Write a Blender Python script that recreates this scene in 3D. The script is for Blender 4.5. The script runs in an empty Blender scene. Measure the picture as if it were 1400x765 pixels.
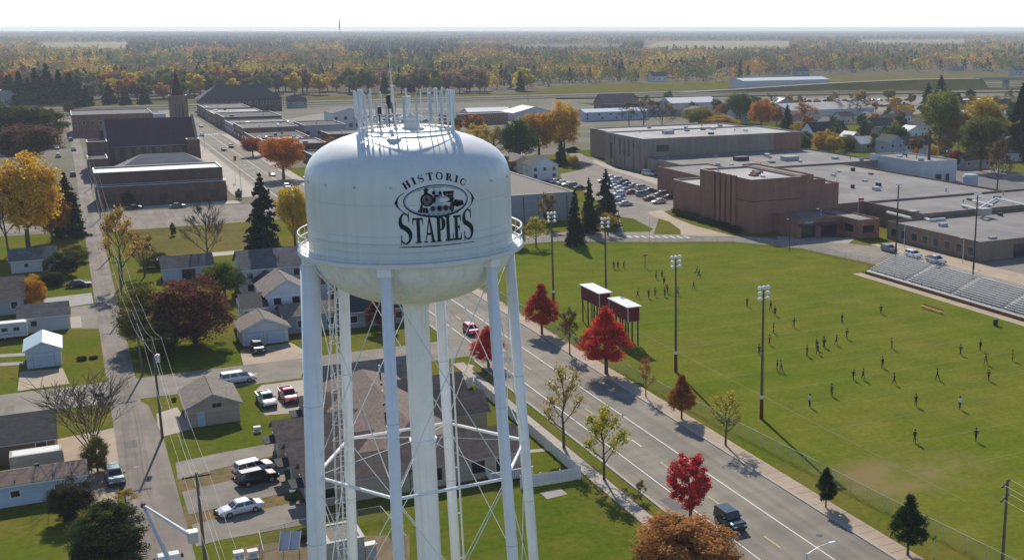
import bpy, math, random
import numpy as np
from mathutils import Vector, Matrix
random.seed(7)
R = math.radians
scene = bpy.context.scene
COL = scene.collection

# ------------------------------------------------------------------ camera
# World frame: X across the highway, Y along it (away), Z up, metres.
CAM_H, FPX, CX, CY, HORIZON = 52.0, 1600.0, 930.0, 420.0, 40.0
PITCH = math.atan((CY - HORIZON) / FPX)
YAW = R(27.5)
cam = bpy.data.cameras.new('camera'); camo = bpy.data.objects.new('camera', cam)
COL.objects.link(camo); scene.camera = camo
camo.location = (0, 0, CAM_H)
camo.rotation_euler = (math.pi / 2 - PITCH, 0, -YAW)
cam.sensor_width = 36.0; cam.lens = FPX / 1400 * 36.0
cam.shift_x = (700 - CX) / 1400; cam.shift_y = (CY - 382.5) / 1400
cam.clip_start = 0.5; cam.clip_end = 60000

# ------------------------------------------------------------------ light
SUN_EL, SUN_DIR = 35.0, (0.199, 0.980)          # sun stands ahead, a touch right of +Y
world = bpy.data.worlds.new('World'); scene.world = world; world.use_nodes = True
wn = world.node_tree.nodes; wl = world.node_tree.links
bg = wn['Background']
sky = wn.new('ShaderNodeTexSky'); sky.sky_type = 'NISHITA'; sky.sun_disc = False
sky.sun_elevation = R(SUN_EL); sky.sun_rotation = math.atan2(SUN_DIR[0], SUN_DIR[1])
sky.altitude = 3600; sky.air_density = 0.9; sky.dust_density = 0.6; sky.ozone_density = 0.6
wl.new(sky.outputs[0], bg.inputs[0]); bg.inputs[1].default_value = 0.15
sl = bpy.data.lights.new('sun', 'SUN'); sl.energy = 4.5; sl.angle = R(0.6); sl.color = (1.0, 0.93, 0.80)
so = bpy.data.objects.new('sun', sl); COL.objects.link(so)
sv = Vector((SUN_DIR[0] * math.cos(R(SUN_EL)), SUN_DIR[1] * math.cos(R(SUN_EL)), math.sin(R(SUN_EL))))
so.rotation_euler = sv.to_track_quat('Z', 'Y').to_euler(); so.location = (0, 200, 200)
vs = scene.view_settings
vs.view_transform = 'Standard'; vs.look = 'None'; vs.gamma = 1.0; vs.exposure = 0.36
vs.use_curve_mapping = False
cy = scene.cycles
cy.max_bounces = 6; cy.diffuse_bounces = 3; cy.glossy_bounces = 2; cy.transmission_bounces = 3
cy.transparent_max_bounces = 12; cy.volume_bounces = 0; cy.caustics_reflective = False; cy.caustics_refractive = False

# ------------------------------------------------------------------ survey helpers
def ray(px, py):
    u = (px - CX) / FPX; v = -(py - CY) / FPX
    y = math.cos(PITCH) + v * math.sin(PITCH); z = -math.sin(PITCH) + v * math.cos(PITCH)
    return (u * math.cos(YAW) + y * math.sin(YAW), -u * math.sin(YAW) + y * math.cos(YAW), z)
def G(px, py, z=0.0):
    """ground position (metres) that was surveyed at this point of the photograph"""
    r = ray(px, py); t = (z - CAM_H) / r[2]
    return (r[0] * t, r[1] * t)
def proj_y(X, Y, Z):
    y = X * math.sin(YAW) + Y * math.cos(YAW); z = Z - CAM_H
    return CY - FPX * (y * math.sin(PITCH) + z * math.cos(PITCH)) / (y * math.cos(PITCH) - z * math.sin(PITCH))
def depth(X, Y): return (X * math.sin(YAW) + Y * math.cos(YAW)) * math.cos(PITCH) + CAM_H * math.sin(PITCH)
def Zat(py, X, Y):
    lo, hi = -5, 150
    for _ in range(40):
        m = (lo + hi) / 2
        if proj_y(X, Y, m) > py: lo = m
        else: hi = m
    return lo

# ------------------------------------------------------------------ object helpers
def tag(o, label=None, cat=None, group=None, kind=None):
    if label: o['label'] = label
    if cat: o['category'] = cat
    if group: o['group'] = group
    if kind: o['kind'] = kind
    return o
def empty(name, loc, rz=0, label=None, cat=None, group=None):
    o = bpy.data.objects.new(name, None); COL.objects.link(o)
    o.empty_display_size = 0.2
    o.location = (loc[0], loc[1], loc[2] if len(loc) > 2 else 0); o.rotation_euler = (0, 0, rz)
    return tag(o, label, cat, group)
def link(name, me, parent=None, loc=(0, 0, 0), rz=0, scale=None, color=None):
    o = bpy.data.objects.new(name, me); COL.objects.link(o)
    o.location = loc; o.rotation_euler = (0, 0, rz)
    if scale: o.scale = scale
    if parent: o.parent = parent
    if color: o.color = (*color, 1)
    return o
def copy_tree(o, parent=None):
    c = o.copy(); COL.objects.link(c); c.parent = parent
    for ch in o.children: copy_tree(ch, c)
    return c

class MB:
    def __init__(s): s.v = []; s.f = []; s.m = []
    def poly(s, pts, mi=0):
        b = len(s.v); s.v += [tuple(p) for p in pts]; s.f.append(tuple(range(b, b + len(pts)))); s.m.append(mi)
    def box(s, x0, x1, y0, y1, z0, z1, mi=0):
        b = len(s.v)
        s.v += [(x0,y0,z0),(x1,y0,z0),(x1,y1,z0),(x0,y1,z0),(x0,y0,z1),(x1,y0,z1),(x1,y1,z1),(x0,y1,z1)]
        for f in ((0,3,2,1),(4,5,6,7),(0,1,5,4),(1,2,6,5),(2,3,7,6),(3,0,4,7)):
            s.f.append(tuple(b + i for i in f)); s.m.append(mi)
    def prism(s, pts, z0, z1, mi=0, top=None):
        n = len(pts); b = len(s.v)
        a = sum(pts[i][0] * pts[(i+1) % n][1] - pts[(i+1) % n][0] * pts[i][1] for i in range(n))
        if a < 0: pts = pts[::-1]
        s.v += [(p[0], p[1], z0) for p in pts] + [(p[0], p[1], z1) for p in pts]
        s.f.append(tuple(b + i for i in range(n))[::-1]); s.m.append(mi)
        s.f.append(tuple(b + n + i for i in range(n))); s.m.append(mi if top is None else top)
        for i in range(n):
            j = (i + 1) % n; s.f.append((b+i, b+j, b+n+j, b+n+i)); s.m.append(mi)
    def tube(s, p0, p1, r0, r1=None, n=6, caps=True, mi=0):
        r1 = r0 if r1 is None else r1
        p0 = Vector(p0); p1 = Vector(p1); d = p1 - p0
        if d.length < 1e-6: return
        d.normalize(); a = d.cross(Vector((0, 0, 1)) if abs(d.z) < .95 else Vector((1, 0, 0))).normalized(); c = d.cross(a)
        b = len(s.v)
        for (p, r) in ((p0, r0), (p1, r1)):
            for i in range(n):
                t = 2 * math.pi * i / n
                s.v.append(tuple(p + (a * math.cos(t) + c * math.sin(t)) * r))
        for i in range(n):
            j = (i + 1) % n; s.f.append((b+i, b+j, b+n+j, b+n+i)); s.m.append(mi)
        if caps:
            s.f.append(tuple(b + i for i in range(n))[::-1]); s.m.append(mi)
            s.f.append(tuple(b + n + i for i in range(n))); s.m.append(mi)
    def lathe(s, prof, n=48, mi=0, c=(0, 0)):
        b = len(s.v)
        for (r, z) in prof:
            for i in range(n):
                t = 2 * math.pi * i / n; s.v.append((c[0] + r * math.cos(t), c[1] + r * math.sin(t), z))
        for k in range(len(prof) - 1):
            for i in range(n):
                j = (i + 1) % n
                s.f.append((b+k*n+i, b+k*n+j, b+(k+1)*n+j, b+(k+1)*n+i)); s.m.append(mi)
    def ring_tube(s, R_, z, r, n=48, m=6, a0=0, a1=2*math.pi):
        pts = [(R_ * math.cos(a0 + (a1-a0) * i / n), R_ * math.sin(a0 + (a1-a0) * i / n), z) for i in range(n + 1)]
        for i in range(n): s.tube(pts[i], pts[i+1], r, n=m, caps=False)
    def mesh(s, name, mats, smooth=False):
        me = bpy.data.meshes.new(name); me.from_pydata(s.v, [], s.f)
        for m in (mats if isinstance(mats, (list, tuple)) else [mats]): me.materials.append(m)
        if any(s.m): me.polygons.foreach_set('material_index', s.m)
        if smooth: me.polygons.foreach_set('use_smooth', [True] * len(s.f))
        me.update(); return me
    def build(s, name, mats, parent=None, loc=(0, 0, 0), rz=0, smooth=False, color=None):
        return link(name, s.mesh(name, mats, smooth), parent, loc, rz, None, color)

_boxes = {}
def boxpart(name, w, d, h, mat, parent, loc, rz=0):
    """shared box mesh: w along x, d along y, h up, origin at the middle of its base"""
    k = (round(w, 3), round(d, 3), round(h, 3), mat.name)
    if k not in _boxes:
        b = MB(); b.box(-w/2, w/2, -d/2, d/2, 0, h); _boxes[k] = b.mesh(name, mat)
    return link(name, _boxes[k], parent, loc, rz)

# ------------------------------------------------------------------ materials
M = {}
def nt(m): m.use_nodes = True; return m.node_tree.nodes, m.node_tree.links
def mat(name, col, rough=0.85, var=0.15, scale=0.6, spec=0.2, metal=0.0, bump=0.0, col2=None, scale2=0.05, objcol=False):
    """plain procedural material: two noises vary the base colour (dirt, weathering)"""
    m = bpy.data.materials.new(name); N, L = nt(m); b = N['Principled BSDF']
    b.inputs['Roughness'].default_value = rough; b.inputs['Specular IOR Level'].default_value = spec
    b.inputs['Metallic'].default_value = metal
    geo = N.new('ShaderNodeNewGeometry')
    n1 = N.new('ShaderNodeTexNoise'); n1.inputs['Scale'].default_value = scale; n1.inputs['Detail'].default_value = 6; n1.inputs['Roughness'].default_value = .65
    L.new(geo.outputs['Position'], n1.inputs['Vector'])
    mr = N.new('ShaderNodeMapRange'); mr.inputs['From Min'].default_value = .25; mr.inputs['From Max'].default_value = .75
    mr.inputs['To Min'].default_value = 1 - var; mr.inputs['To Max'].default_value = 1 + var
    L.new(n1.outputs['Fac'], mr.inputs['Value'])
    if objcol:
        oi = N.new('ShaderNodeObjectInfo'); base = oi.outputs['Color']
    elif col2:
        n2 = N.new('ShaderNodeTexNoise'); n2.inputs['Scale'].default_value = scale2; n2.inputs['Detail'].default_value = 5
        L.new(geo.outputs['Position'], n2.inputs['Vector'])
        cr = N.new('ShaderNodeValToRGB'); cr.color_ramp.elements[0].position = .38; cr.color_ramp.elements[1].position = .62
        cr.color_ramp.elements[0].color = (*col, 1); cr.color_ramp.elements[1].color = (*col2, 1)
        L.new(n2.outputs['Fac'], cr.inputs['Fac']); base = cr.outputs['Color']
    else:
        rgb = N.new('ShaderNodeRGB'); rgb.outputs[0].default_value = (*col, 1); base = rgb.outputs[0]
    mul = N.new('ShaderNodeVectorMath'); mul.operation = 'SCALE'
    L.new(base, mul.inputs[0]); L.new(mr.outputs[0], mul.inputs['Scale'])
    L.new(mul.outputs[0], b.inputs['Base Color'])
    if bump:
        bp = N.new('ShaderNodeBump'); bp.inputs['Strength'].default_value = bump; bp.inputs['Distance'].default_value = .05
        L.new(n1.outputs['Fac'], bp.inputs['Height']); L.new(bp.outputs[0], b.inputs['Normal'])
    M[name] = m; return m

mat('ground', (.07,.082,.02), .95, .3, .25, .0, col2=(.115,.095,.045), scale2=.012)
mat('asphalt', (.265,.235,.195), .95, .10, .35, .1, col2=(.225,.20,.168), scale2=.06)
mat('asphalt_dark', (.10,.098,.098), .9, .15, .5, .25, col2=(.13,.125,.12), scale2=.1)
mat('alley', (.255,.22,.183), .95, .14, .5, .1, col2=(.21,.18,.152), scale2=.12)
mat('concrete', (.40,.35,.28), .9, .10, .8, .2, col2=(.34,.30,.25), scale2=.2)
mat('concrete_tan', (.40,.31,.22), .9, .12, .6, .2, col2=(.34,.26,.19), scale2=.2)
mat('concrete_grey', (.30,.28,.26), .9, .12, .8, .2)
mat('kerb', (.36,.33,.29), .9, .12, 1.5)
mat('dirt', (.20,.145,.09), .95, .2, 1.0, .1, col2=(.14,.11,.06), scale2=.4)
mat('gravel', (.16,.138,.108), .95, .25, .8, .1, col2=(.10,.10,.05), scale2=.025)
mat('leaf_litter', (.20,.12,.05), .95, .3, 2.0, .1, col2=(.10,.10,.035), scale2=.8)
mat('paint_white', (.62,.61,.58), .7, .25, 1.2)
mat('paint_yellow', (.52,.42,.14), .7, .2, 1.2)
mat('tower_white', (.72,.72,.68), .42, .05, .5, .5, col2=(.69,.695,.66), scale2=.25)
mat('tower_leg', (.85,.835,.815), .5, .07, .9, .4)
mat('navy', (.012,.016,.035), .6, .1, 3); mat('forest_green', (.006,.03,.024), .6, .15, 3)
mat('loco_black', (.012,.010,.012), .6, .2, 5); mat('loco_grey', (.16,.14,.15), .6, .3, 6); mat('oval_blue', (.34,.42,.50), .6, .06, 2)
mat('steel', (.42,.43,.44), .45, .1, 2, .5, .6); mat('steel_dark', (.05,.05,.055), .6, .2, 2)
mat('galv', (.50,.50,.49), .5, .12, 2, .4, .3)
mat('brick_red', (.285,.148,.106), .9, .14, 1.2, .1, col2=(.25,.128,.094), scale2=.15)
mat('brick_dark', (.15,.088,.07), .9, .2, 1.0, .2, col2=(.12,.07,.058), scale2=.2)
mat('brick_tan', (.27,.225,.18), .9, .12, 1.0, .2, col2=(.235,.195,.16), scale2=.1)
mat('brick_wing', (.215,.155,.115), .9, .16, 1.2, .2)
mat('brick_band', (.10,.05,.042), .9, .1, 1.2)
mat('siding_white', (.62,.63,.64), .7, .06, .8); mat('siding_grey', (.30,.31,.33), .75, .08, .8); mat('siding_tan', (.40,.33,.25), .8, .08, .8)
mat('siding_beige', (.36,.33,.27), .8, .1, .8); mat('siding_blue', (.30,.36,.42), .8, .08, .8); mat('siding_brown', (.16,.11,.08), .8, .1, .8)
mat('siding_pale', (.50,.51,.52), .75, .07, .8); mat('siding_lightblue', (.42,.49,.56), .7, .06, .8)
mat('roof_grey', (.14,.135,.135), .9, .18, 1.5, .15, col2=(.11,.105,.105), scale2=.4)
mat('roof_brown', (.19,.14,.112), .9, .16, 1.5, .15, col2=(.165,.122,.10), scale2=.3)
mat('roof_dark', (.055,.055,.058), .9, .2, 1.5, .15); mat('roof_maroon', (.11,.06,.065), .9, .18, 1.2, .15)
mat('roof_tan', (.19,.16,.135), .9, .14, 1.5, .15); mat('roof_green', (.035,.055,.05), .9, .15, 1.5)
mat('roof_navy', (.035,.042,.055), .85, .15, 1.0)
mat('roof_white', (.62,.62,.60), .7, .08, .3); mat('roof_metal', (.42,.50,.50), .45, .06, .3, .4, .2)
mat('roof_flat', (.255,.238,.222), .9, .12, .25, .15, col2=(.215,.20,.187), scale2=.07)
mat('roof_flat_light', (.42,.40,.38), .9, .10, .25, .15, col2=(.36,.345,.33), scale2=.05)
mat('trim_white', (.66,.66,.65), .6, .06, 2); mat('trim_dark', (.04,.038,.037), .7, .15, 2); mat('trim_grey', (.36,.35,.34), .7, .08, 2)
mat('press_red', (.14,.018,.022), .75, .14, 2); mat('red_paint', (.30,.03,.03), .5, .1, 2)
mat('spire_red', (.105,.045,.042), .8, .12, 1.0)
mat('wood_pole', (.13,.105,.085), .9, .2, 2.5); mat('wood_dark', (.075,.06,.05), .9, .2, 2)
mat('plank_alu', (.52,.51,.49), .5, .12, 1.5, .4, .2); mat('bench_orange', (.45,.22,.08), .7, .15, 3); mat('board_red', (.20,.075,.05), .8, .15, 2)
mat('bark', (.10,.08,.065), .95, .3, 3, .1); mat('bark_pale', (.17,.145,.125), .95, .25, 3, .1)
mat('car_paint', (.5,.5,.5), .28, .03, 2, .6, .25, objcol=True)
mat('tyre', (.015,.015,.016), .9, .2, 5); mat('rim', (.35,.35,.36), .4, .1, 5, .5, .6)
mat('glass', (.018,.022,.028), .06, .1, 2, .7); mat('window_glass', (.022,.027,.034), .12, .25, .8, .6)
mat('lamp_white', (.75,.75,.73), .35, .05, 4, .5); mat('lamp_red', (.30,.01,.01), .35, .1, 4, .5)
mat('skin', (.42,.26,.19), .7, .05, 5); mat('hair', (.03,.02,.014), .8, .2, 9); mat('trousers', (.016,.017,.023), .9, .15, 5)
mat('shoe', (.05,.05,.05), .8, .2, 5); mat('shirt', (.1,.1,.1), .9, .08, 5, objcol=True)
mat('container', (.02,.10,.055), .7, .12, 3); mat('wire', (.50,.49,.44), .6, .1, 3, .3, .3); mat('tan_box', (.42,.34,.24), .8, .08, 2)

def add_streaks(name, scale_vec, lo, hi, amount, p0=.45, p1=.7):
    """multiply a material's base colour by a stretched noise: run-off stains, tyre-worn lanes"""
    m = M[name]; N, L = m.node_tree.nodes, m.node_tree.links; b = N['Principled BSDF']; src = b.inputs['Base Color'].links[0].from_socket
    geo = N.new('ShaderNodeNewGeometry'); mp = N.new('ShaderNodeMapping'); mp.inputs['Scale'].default_value = scale_vec; L.new(geo.outputs['Position'], mp.inputs['Vector'])
    n = N.new('ShaderNodeTexNoise'); n.inputs['Scale'].default_value = 1.0; n.inputs['Detail'].default_value = 4; L.new(mp.outputs[0], n.inputs['Vector'])
    r = N.new('ShaderNodeValToRGB'); r.color_ramp.elements[0].position = p0; r.color_ramp.elements[1].position = p1
    r.color_ramp.elements[0].color = (*lo, 1); r.color_ramp.elements[1].color = (*hi, 1); L.new(n.outputs['Fac'], r.inputs[0])
    x = N.new('ShaderNodeMix'); x.data_type = 'RGBA'; x.blend_type = 'MULTIPLY'; x.inputs[0].default_value = amount
    L.new(src, x.inputs[6]); L.new(r.outputs[0], x.inputs[7]); L.new(x.outputs[2], b.inputs['Base Color'])
mat('highway', (.265,.238,.192), .95, .08, .5, .1, col2=(.23,.206,.168), scale2=.05)
add_streaks('highway', (.9, .012, 1), (.80,.80,.81), (1.08,1.07,1.06), .9, .35, .65)
add_streaks('highway', (.05, .22, 1), (.90,.90,.90), (1.04,1.04,1.04), .9, .45, .55)
add_streaks('asphalt', (.3, .3, 1), (.86,.86,.87), (1.06,1.06,1.05), .9, .4, .6)
add_streaks('alley', (.5, .04, 1), (.84,.84,.85), (1.08,1.07,1.06), .9, .4, .6)
add_streaks('tower_white', (1.6, 1.6, .10), (.94,.935,.925), (1.0,1.0,1.0), .9, .36, .5)
add_streaks('tower_leg', (3, 3, .06), (.88,.87,.85), (1.0,1.0,1.0), .9, .36, .5)
for k in ('roof_brown', 'roof_grey', 'roof_tan', 'roof_dark', 'roof_maroon'): add_streaks(k, (1.2, 1.2, 5), (.80,.80,.80), (1.15,1.15,1.15), .8, .4, .6)
for k in ('brick_red', 'brick_dark', 'brick_tan', 'brick_wing'): add_streaks(k, (.6, .6, .08), (.86,.86,.86), (1.06,1.05,1.04), .8, .4, .6)
for k in ('siding_white', 'siding_pale', 'siding_tan', 'siding_grey', 'siding_beige', 'siding_blue', 'siding_lightblue'): add_streaks(k, (.03, .03, 5.5), (.90,.90,.90), (1.04,1.04,1.04), .9, .42, .58)
for k in ('roof_flat', 'roof_flat_light'): add_streaks(k, (.12, .06, 1), (.82,.82,.83), (1.06,1.06,1.05), .9, .42, .58)

def leaf_material(name, trans=.35):
    m = bpy.data.materials.new(name); N, L = nt(m); N.remove(N['Principled BSDF'])
    out = [n for n in N if n.type == 'OUTPUT_MATERIAL'][0]
    at = N.new('ShaderNodeAttribute'); at.attribute_name = 'leaf'          # random per leaf clump
    oi = N.new('ShaderNodeObjectInfo')
    mr = N.new('ShaderNodeMapRange'); mr.inputs['To Min'].default_value = .75; mr.inputs['To Max'].default_value = 1.9
    L.new(at.outputs['Fac'], mr.inputs['Value'])
    sc = N.new('ShaderNodeVectorMath'); sc.operation = 'SCALE'; L.new(oi.outputs['Color'], sc.inputs[0]); L.new(mr.outputs[0], sc.inputs['Scale'])
    hs = N.new('ShaderNodeHueSaturation'); L.new(sc.outputs[0], hs.inputs['Color'])
    hr = N.new('ShaderNodeMapRange'); hr.inputs['To Min'].default_value = .485; hr.inputs['To Max'].default_value = .52
    sn = N.new('ShaderNodeMath'); sn.operation = 'FRACT'; ml = N.new('ShaderNodeMath'); ml.operation = 'MULTIPLY'; ml.inputs[1].default_value = 7.31
    L.new(at.outputs['Fac'], ml.inputs[0]); L.new(ml.outputs[0], sn.inputs[0]); L.new(sn.outputs[0], hr.inputs['Value']); L.new(hr.outputs[0], hs.inputs['Hue'])
    d = N.new('ShaderNodeBsdfDiffuse'); t = N.new('ShaderNodeBsdfTranslucent'); mx = N.new('ShaderNodeMixShader'); mx.inputs[0].default_value = trans
    L.new(hs.outputs[0], d.inputs[0]); L.new(hs.outputs[0], t.inputs[0]); L.new(d.outputs[0], mx.inputs[1]); L.new(t.outputs[0], mx.inputs[2])
    L.new(mx.outputs[0], out.inputs[0]); M[name] = m; return m
leaf_material('leaves', .48); leaf_material('needles', .12)

def stuff_leaf_material(name):
    m = bpy.data.materials.new(name); N, L = nt(m); N.remove(N['Principled BSDF'])
    out = [n for n in N if n.type == 'OUTPUT_MATERIAL'][0]
    at = N.new('ShaderNodeAttribute'); at.attribute_name = 'tint'
    d = N.new('ShaderNodeBsdfDiffuse'); t = N.new('ShaderNodeBsdfTranslucent'); mx = N.new('ShaderNodeMixShader'); mx.inputs[0].default_value = .3
    L.new(at.outputs['Color'], d.inputs[0]); L.new(at.outputs['Color'], t.inputs[0]); L.new(d.outputs[0], mx.inputs[1]); L.new(t.outputs[0], mx.inputs[2])
    L.new(mx.outputs[0], out.inputs[0]); M[name] = m
stuff_leaf_material('forest_leaves')

def field_material(name):
    m = bpy.data.materials.new(name); N, L = nt(m); b = N['Principled BSDF']; b.inputs['Roughness'].default_value = .95; b.inputs['Specular IOR Level'].default_value = .0
    geo = N.new('ShaderNodeNewGeometry')
    def noise(s, det=5, vec=None):
        n = N.new('ShaderNodeTexNoise'); n.inputs['Scale'].default_value = s; n.inputs['Detail'].default_value = det; n.inputs['Roughness'].default_value = .6
        L.new(vec or geo.outputs['Position'], n.inputs['Vector']); return n.outputs['Fac']
    def ramp(f, p0, p1, c0, c1):
        r = N.new('ShaderNodeValToRGB'); r.color_ramp.elements[0].position = p0; r.color_ramp.elements[1].position = p1
        r.color_ramp.elements[0].color = (*c0, 1); r.color_ramp.elements[1].color = (*c1, 1); L.new(f, r.inputs[0]); return r.outputs[0]
    def mix(f, a, c, k='MIX'):
        x = N.new('ShaderNodeMix'); x.data_type = 'RGBA'; x.blend_type = k
        if isinstance(f, float): x.inputs[0].default_value = f
        else: L.new(f, x.inputs[0])
        L.new(a, x.inputs[6]); L.new(c, x.inputs[7]); return x.outputs[2]
    base = ramp(noise(.045), .35, .65, (.108,.144,.013), (.144,.153,.022))
    # mowing passes run across the field: faint stretched streaks
    mp = N.new('ShaderNodeMapping'); mp.inputs['Scale'].default_value = (.02, .55, 1); mp.inputs['Rotation'].default_value = (0, 0, R(-8))
    L.new(geo.outputs['Position'], mp.inputs['Vector'])
    st = ramp(noise(1.0, 3, mp.outputs[0]), .40, .62, (.93,.94,.92), (1.05,1.04,1.06))
    base = mix(.85, base, st, 'MULTIPLY')
    base = mix(.8, base, ramp(noise(.16, 6), .38, .64, (.86,.88,.9), (1.18,1.08,1.25)), 'MULTIPLY')
    fine = ramp(noise(1.4, 8), .3, .7, (.75,.77,.72), (1.22,1.2,1.25))
    base = mix(.8, base, fine, 'MULTIPLY')
    # worn, dry ground near the end of the field
    ds = N.new('ShaderNodeVectorMath'); ds.operation = 'DISTANCE'; ds.inputs[1].default_value = (82.7, 104.9, 0)
    mp2 = N.new('ShaderNodeMapping'); mp2.inputs['Scale'].default_value = (.8, 1.6, 1); mp2.inputs['Location'].default_value = (82.7 - 82.7*.8, 104.9 - 104.9*1.6, 0)
    L.new(geo.outputs['Position'], mp2.inputs['Vector']); L.new(mp2.outputs[0], ds.inputs[0])
    mr = N.new('ShaderNodeMapRange'); mr.inputs['From Min'].default_value = 13; mr.inputs['From Max'].default_value = 5; L.new(ds.outputs['Value'], mr.inputs[0])
    ml = N.new('ShaderNodeMath'); ml.operation = 'MULTIPLY'; L.new(mr.outputs[0], ml.inputs[0])
    r2 = ramp(noise(.18), .35, .6, (0,0,0), (1,1,1)); L.new(r2, ml.inputs[1])
    dry = N.new('ShaderNodeRGB'); dry.outputs[0].default_value = (.215,.165,.07, 1)
    base = mix(ml.outputs[0], base, dry.outputs[0])
    L.new(base, b.inputs['Base Color']); M[name] = m
field_material('field')
mat('lawn', (.098,.122,.014), .95, .28, 1.2, .0, col2=(.142,.128,.026), scale2=.09)
mat('forest_floor', (.06,.055,.03), .95, .3, .1, .1, col2=(.085,.06,.03), scale2=.01)
mat('lawn_green', (.078,.112,.011), .95, .28, 1.2, .0, col2=(.112,.12,.018), scale2=.15)
mat('dry_grass', (.155,.128,.045), .95, .25, .6, .0, col2=(.115,.108,.028), scale2=.05)
mat('far_field', (.26,.20,.08), .95, .2, .02, .1, col2=(.19,.18,.06), scale2=.006)

def mesh_wire_material():
    m = bpy.data.materials.new('chain_link'); N, L = nt(m); b = N['Principled BSDF']
    b.inputs['Base Color'].default_value = (.33, .33, .32, 1); b.inputs['Roughness'].default_value = .5; b.inputs['Metallic'].default_value = .3
    geo = N.new('ShaderNodeNewGeometry'); sx = N.new('ShaderNodeSeparateXYZ'); L.new(geo.outputs['Position'], sx.inputs[0])
    def lines(sign):
        ad = N.new('ShaderNodeMath'); ad.operation = 'MULTIPLY_ADD'; ad.inputs[1].default_value = sign; L.new(sx.outputs['Z'], ad.inputs[0])
        h = N.new('ShaderNodeMath'); h.operation = 'ADD'; L.new(sx.outputs['X'], h.inputs[0]); L.new(sx.outputs['Y'], h.inputs[1])
        L.new(h.outputs[0], ad.inputs[2])
        k = N.new('ShaderNodeMath'); k.operation = 'MULTIPLY'; k.inputs[1].default_value = 14.0; L.new(ad.outputs[0], k.inputs[0])
        f = N.new('ShaderNodeMath'); f.operation = 'FRACT'; L.new(k.outputs[0], f.inputs[0])
        c = N.new('ShaderNodeMath'); c.operation = 'LESS_THAN'; c.inputs[1].default_value = .10; L.new(f.outputs[0], c.inputs[0]); return c.outputs[0]
    mx = N.new('ShaderNodeMath'); mx.operation = 'MAXIMUM'; L.new(lines(1.0), mx.inputs[0]); L.new(lines(-1.0), mx.inputs[1])
    L.new(mx.outputs[0], b.inputs['Alpha']); M['chain_link'] = m
mesh_wire_material()
# ================================================================== SETTING: ground, roads, pavements
def sheet(name, pts, z, m, label=None, cat=None, px=False, kind='structure'):
    if px: pts = [G(*p) for p in pts]
    a = sum(pts[i][0] * pts[(i+1) % len(pts)][1] - pts[(i+1) % len(pts)][0] * pts[i][1] for i in range(len(pts)))
    if a < 0: pts = pts[::-1]
    b = MB(); b.poly([(p[0], p[1], z) for p in pts])
    return tag(b.build(name, M[m]), label, None, None, kind)
def rect(name, x0, x1, y0, y1, z, m, label=None): return sheet(name, [(x0,y0),(x1,y0),(x1,y1),(x0,y1)], z, m, label)

b = MB(); E_ = 26000
for i in range(8):
    for j in range(8):
        x0 = -E_ + i * E_ / 4; y0 = -E_ + j * E_ / 4
        b.poly([(x0,y0,0),(x0+E_/4,y0,0),(x0+E_/4,y0+E_/4,0),(x0,y0+E_/4,0)])
tag(b.build('ground', M['ground']), 'dull autumn ground reaching to the horizon', None, None, 'structure')
rect('lawn', -260, 620, 20, 560, .004, 'lawn', 'grass between the houses and streets')
rect('dry_field', -700, 2200, 925, 1180, .004, 'dry_grass', 'dry grass beyond the railway')
sheet('far_field', [(716,124),(760,112),(1010,108),(1060,114),(1000,121)], .010, 'lawn', 'green field beyond the railway', px=True)
sheet('far_field', [(712,67),(760,63),(830,64),(800,70)], .010, 'far_field', 'pale field among the far woods', px=True)
sheet('forest_floor', [(-200,139),(0,140),(250,137),(430,132),(560,129),(700,128),(770,117),(880,114),(1000,111),(1060,105),(1200,101),(1600,99),(1600,44),(-200,44)], .016, 'forest_floor', 'dark leafy floor of the far woods', px=True)
for fp in ([(860,74),(1100,70),(1080,56),(900,57)], [(40,74),(190,72),(170,57),(60,59)], [(1160,66),(1330,64),(1320,54),(1180,55)]): sheet('far_field', fp, .024, 'far_field', 'open pale field among the far woods', px=True)
rect('railway_yard', -700, 1500, 845, 915, .008, 'gravel', 'gravel railway yard behind the town')
for k, yy in enumerate((858, 866, 884, 892)):
    b = MB()
    for dy in (0, 1.5): b.box(-700, 1500, yy+dy, yy+dy+.12, .03, .22)
    tag(b.build('railway_track', M['steel_dark']), 'straight steel track across the gravel railway yard', 'track', 'railway tracks')
    b.f  # one pair of rails each
rect('town_ground', -120, 54, 345, 840, .008, 'gravel', 'gravel and worn paving of the town centre')
rect('town_ground', 70, 330, 470, 840, .008, 'gravel', 'gravel and paving behind the main street')

rect('highway', 54.6, 69.5, -60, 845, .020, 'highway', 'wide grey highway running past the field into town')
rect('street', -120, 54.6, 179.6, 191.0, .014, 'asphalt', 'side street meeting the highway')
rect('street', 5.4, 54.6, 341, 376, .018, 'alley', 'wide worn street before the long brick building')
rect('street', -120, 1.3, 350, 368, .014, 'alley', 'worn street left of the alley')
rect('alley', 1.4, 5.4, 40, 830, .024, 'alley', 'narrow alley running past garages to the church')
sheet('alley', [(5.4,40),(7.0,60),(7.0,160),(6.2,176),(5.4,178)], .016, 'alley', 'crumbling edge of the alley')
sheet('school_drive', [(69.5,271),(95,272.6),(107,272.5),(125,262),(146,251.5),(156,236),(159.8,212),(159.8,90),(174,90),(174,228),(167,243),(150,259.5),(128,274),(118,284.5),(69.5,285.5)], .012, 'asphalt', 'curved school drive round the end of the field')
sheet('parking_lot', [(846,323),(893,322),(903,291),(916,287),(944,262),(905,243),(845,230),(806,213),(786,200),(770,204),(800,231),(765,238),(772,252),(800,262),(843,295)], .008, 'asphalt', 'school car park with rows of cars', px=True)
sheet('lawn_island', [(846,296),(866,299),(893,313),(888,316.5),(853,317)], .030, 'lawn_green', 'bright grass island in the school drive', px=True)
sheet('lawn_island', [(822,203),(845,209),(846,216),(838,223),(800,213),(786,206)], .030, 'lawn_green', 'grass before the tan school block', px=True)
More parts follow.
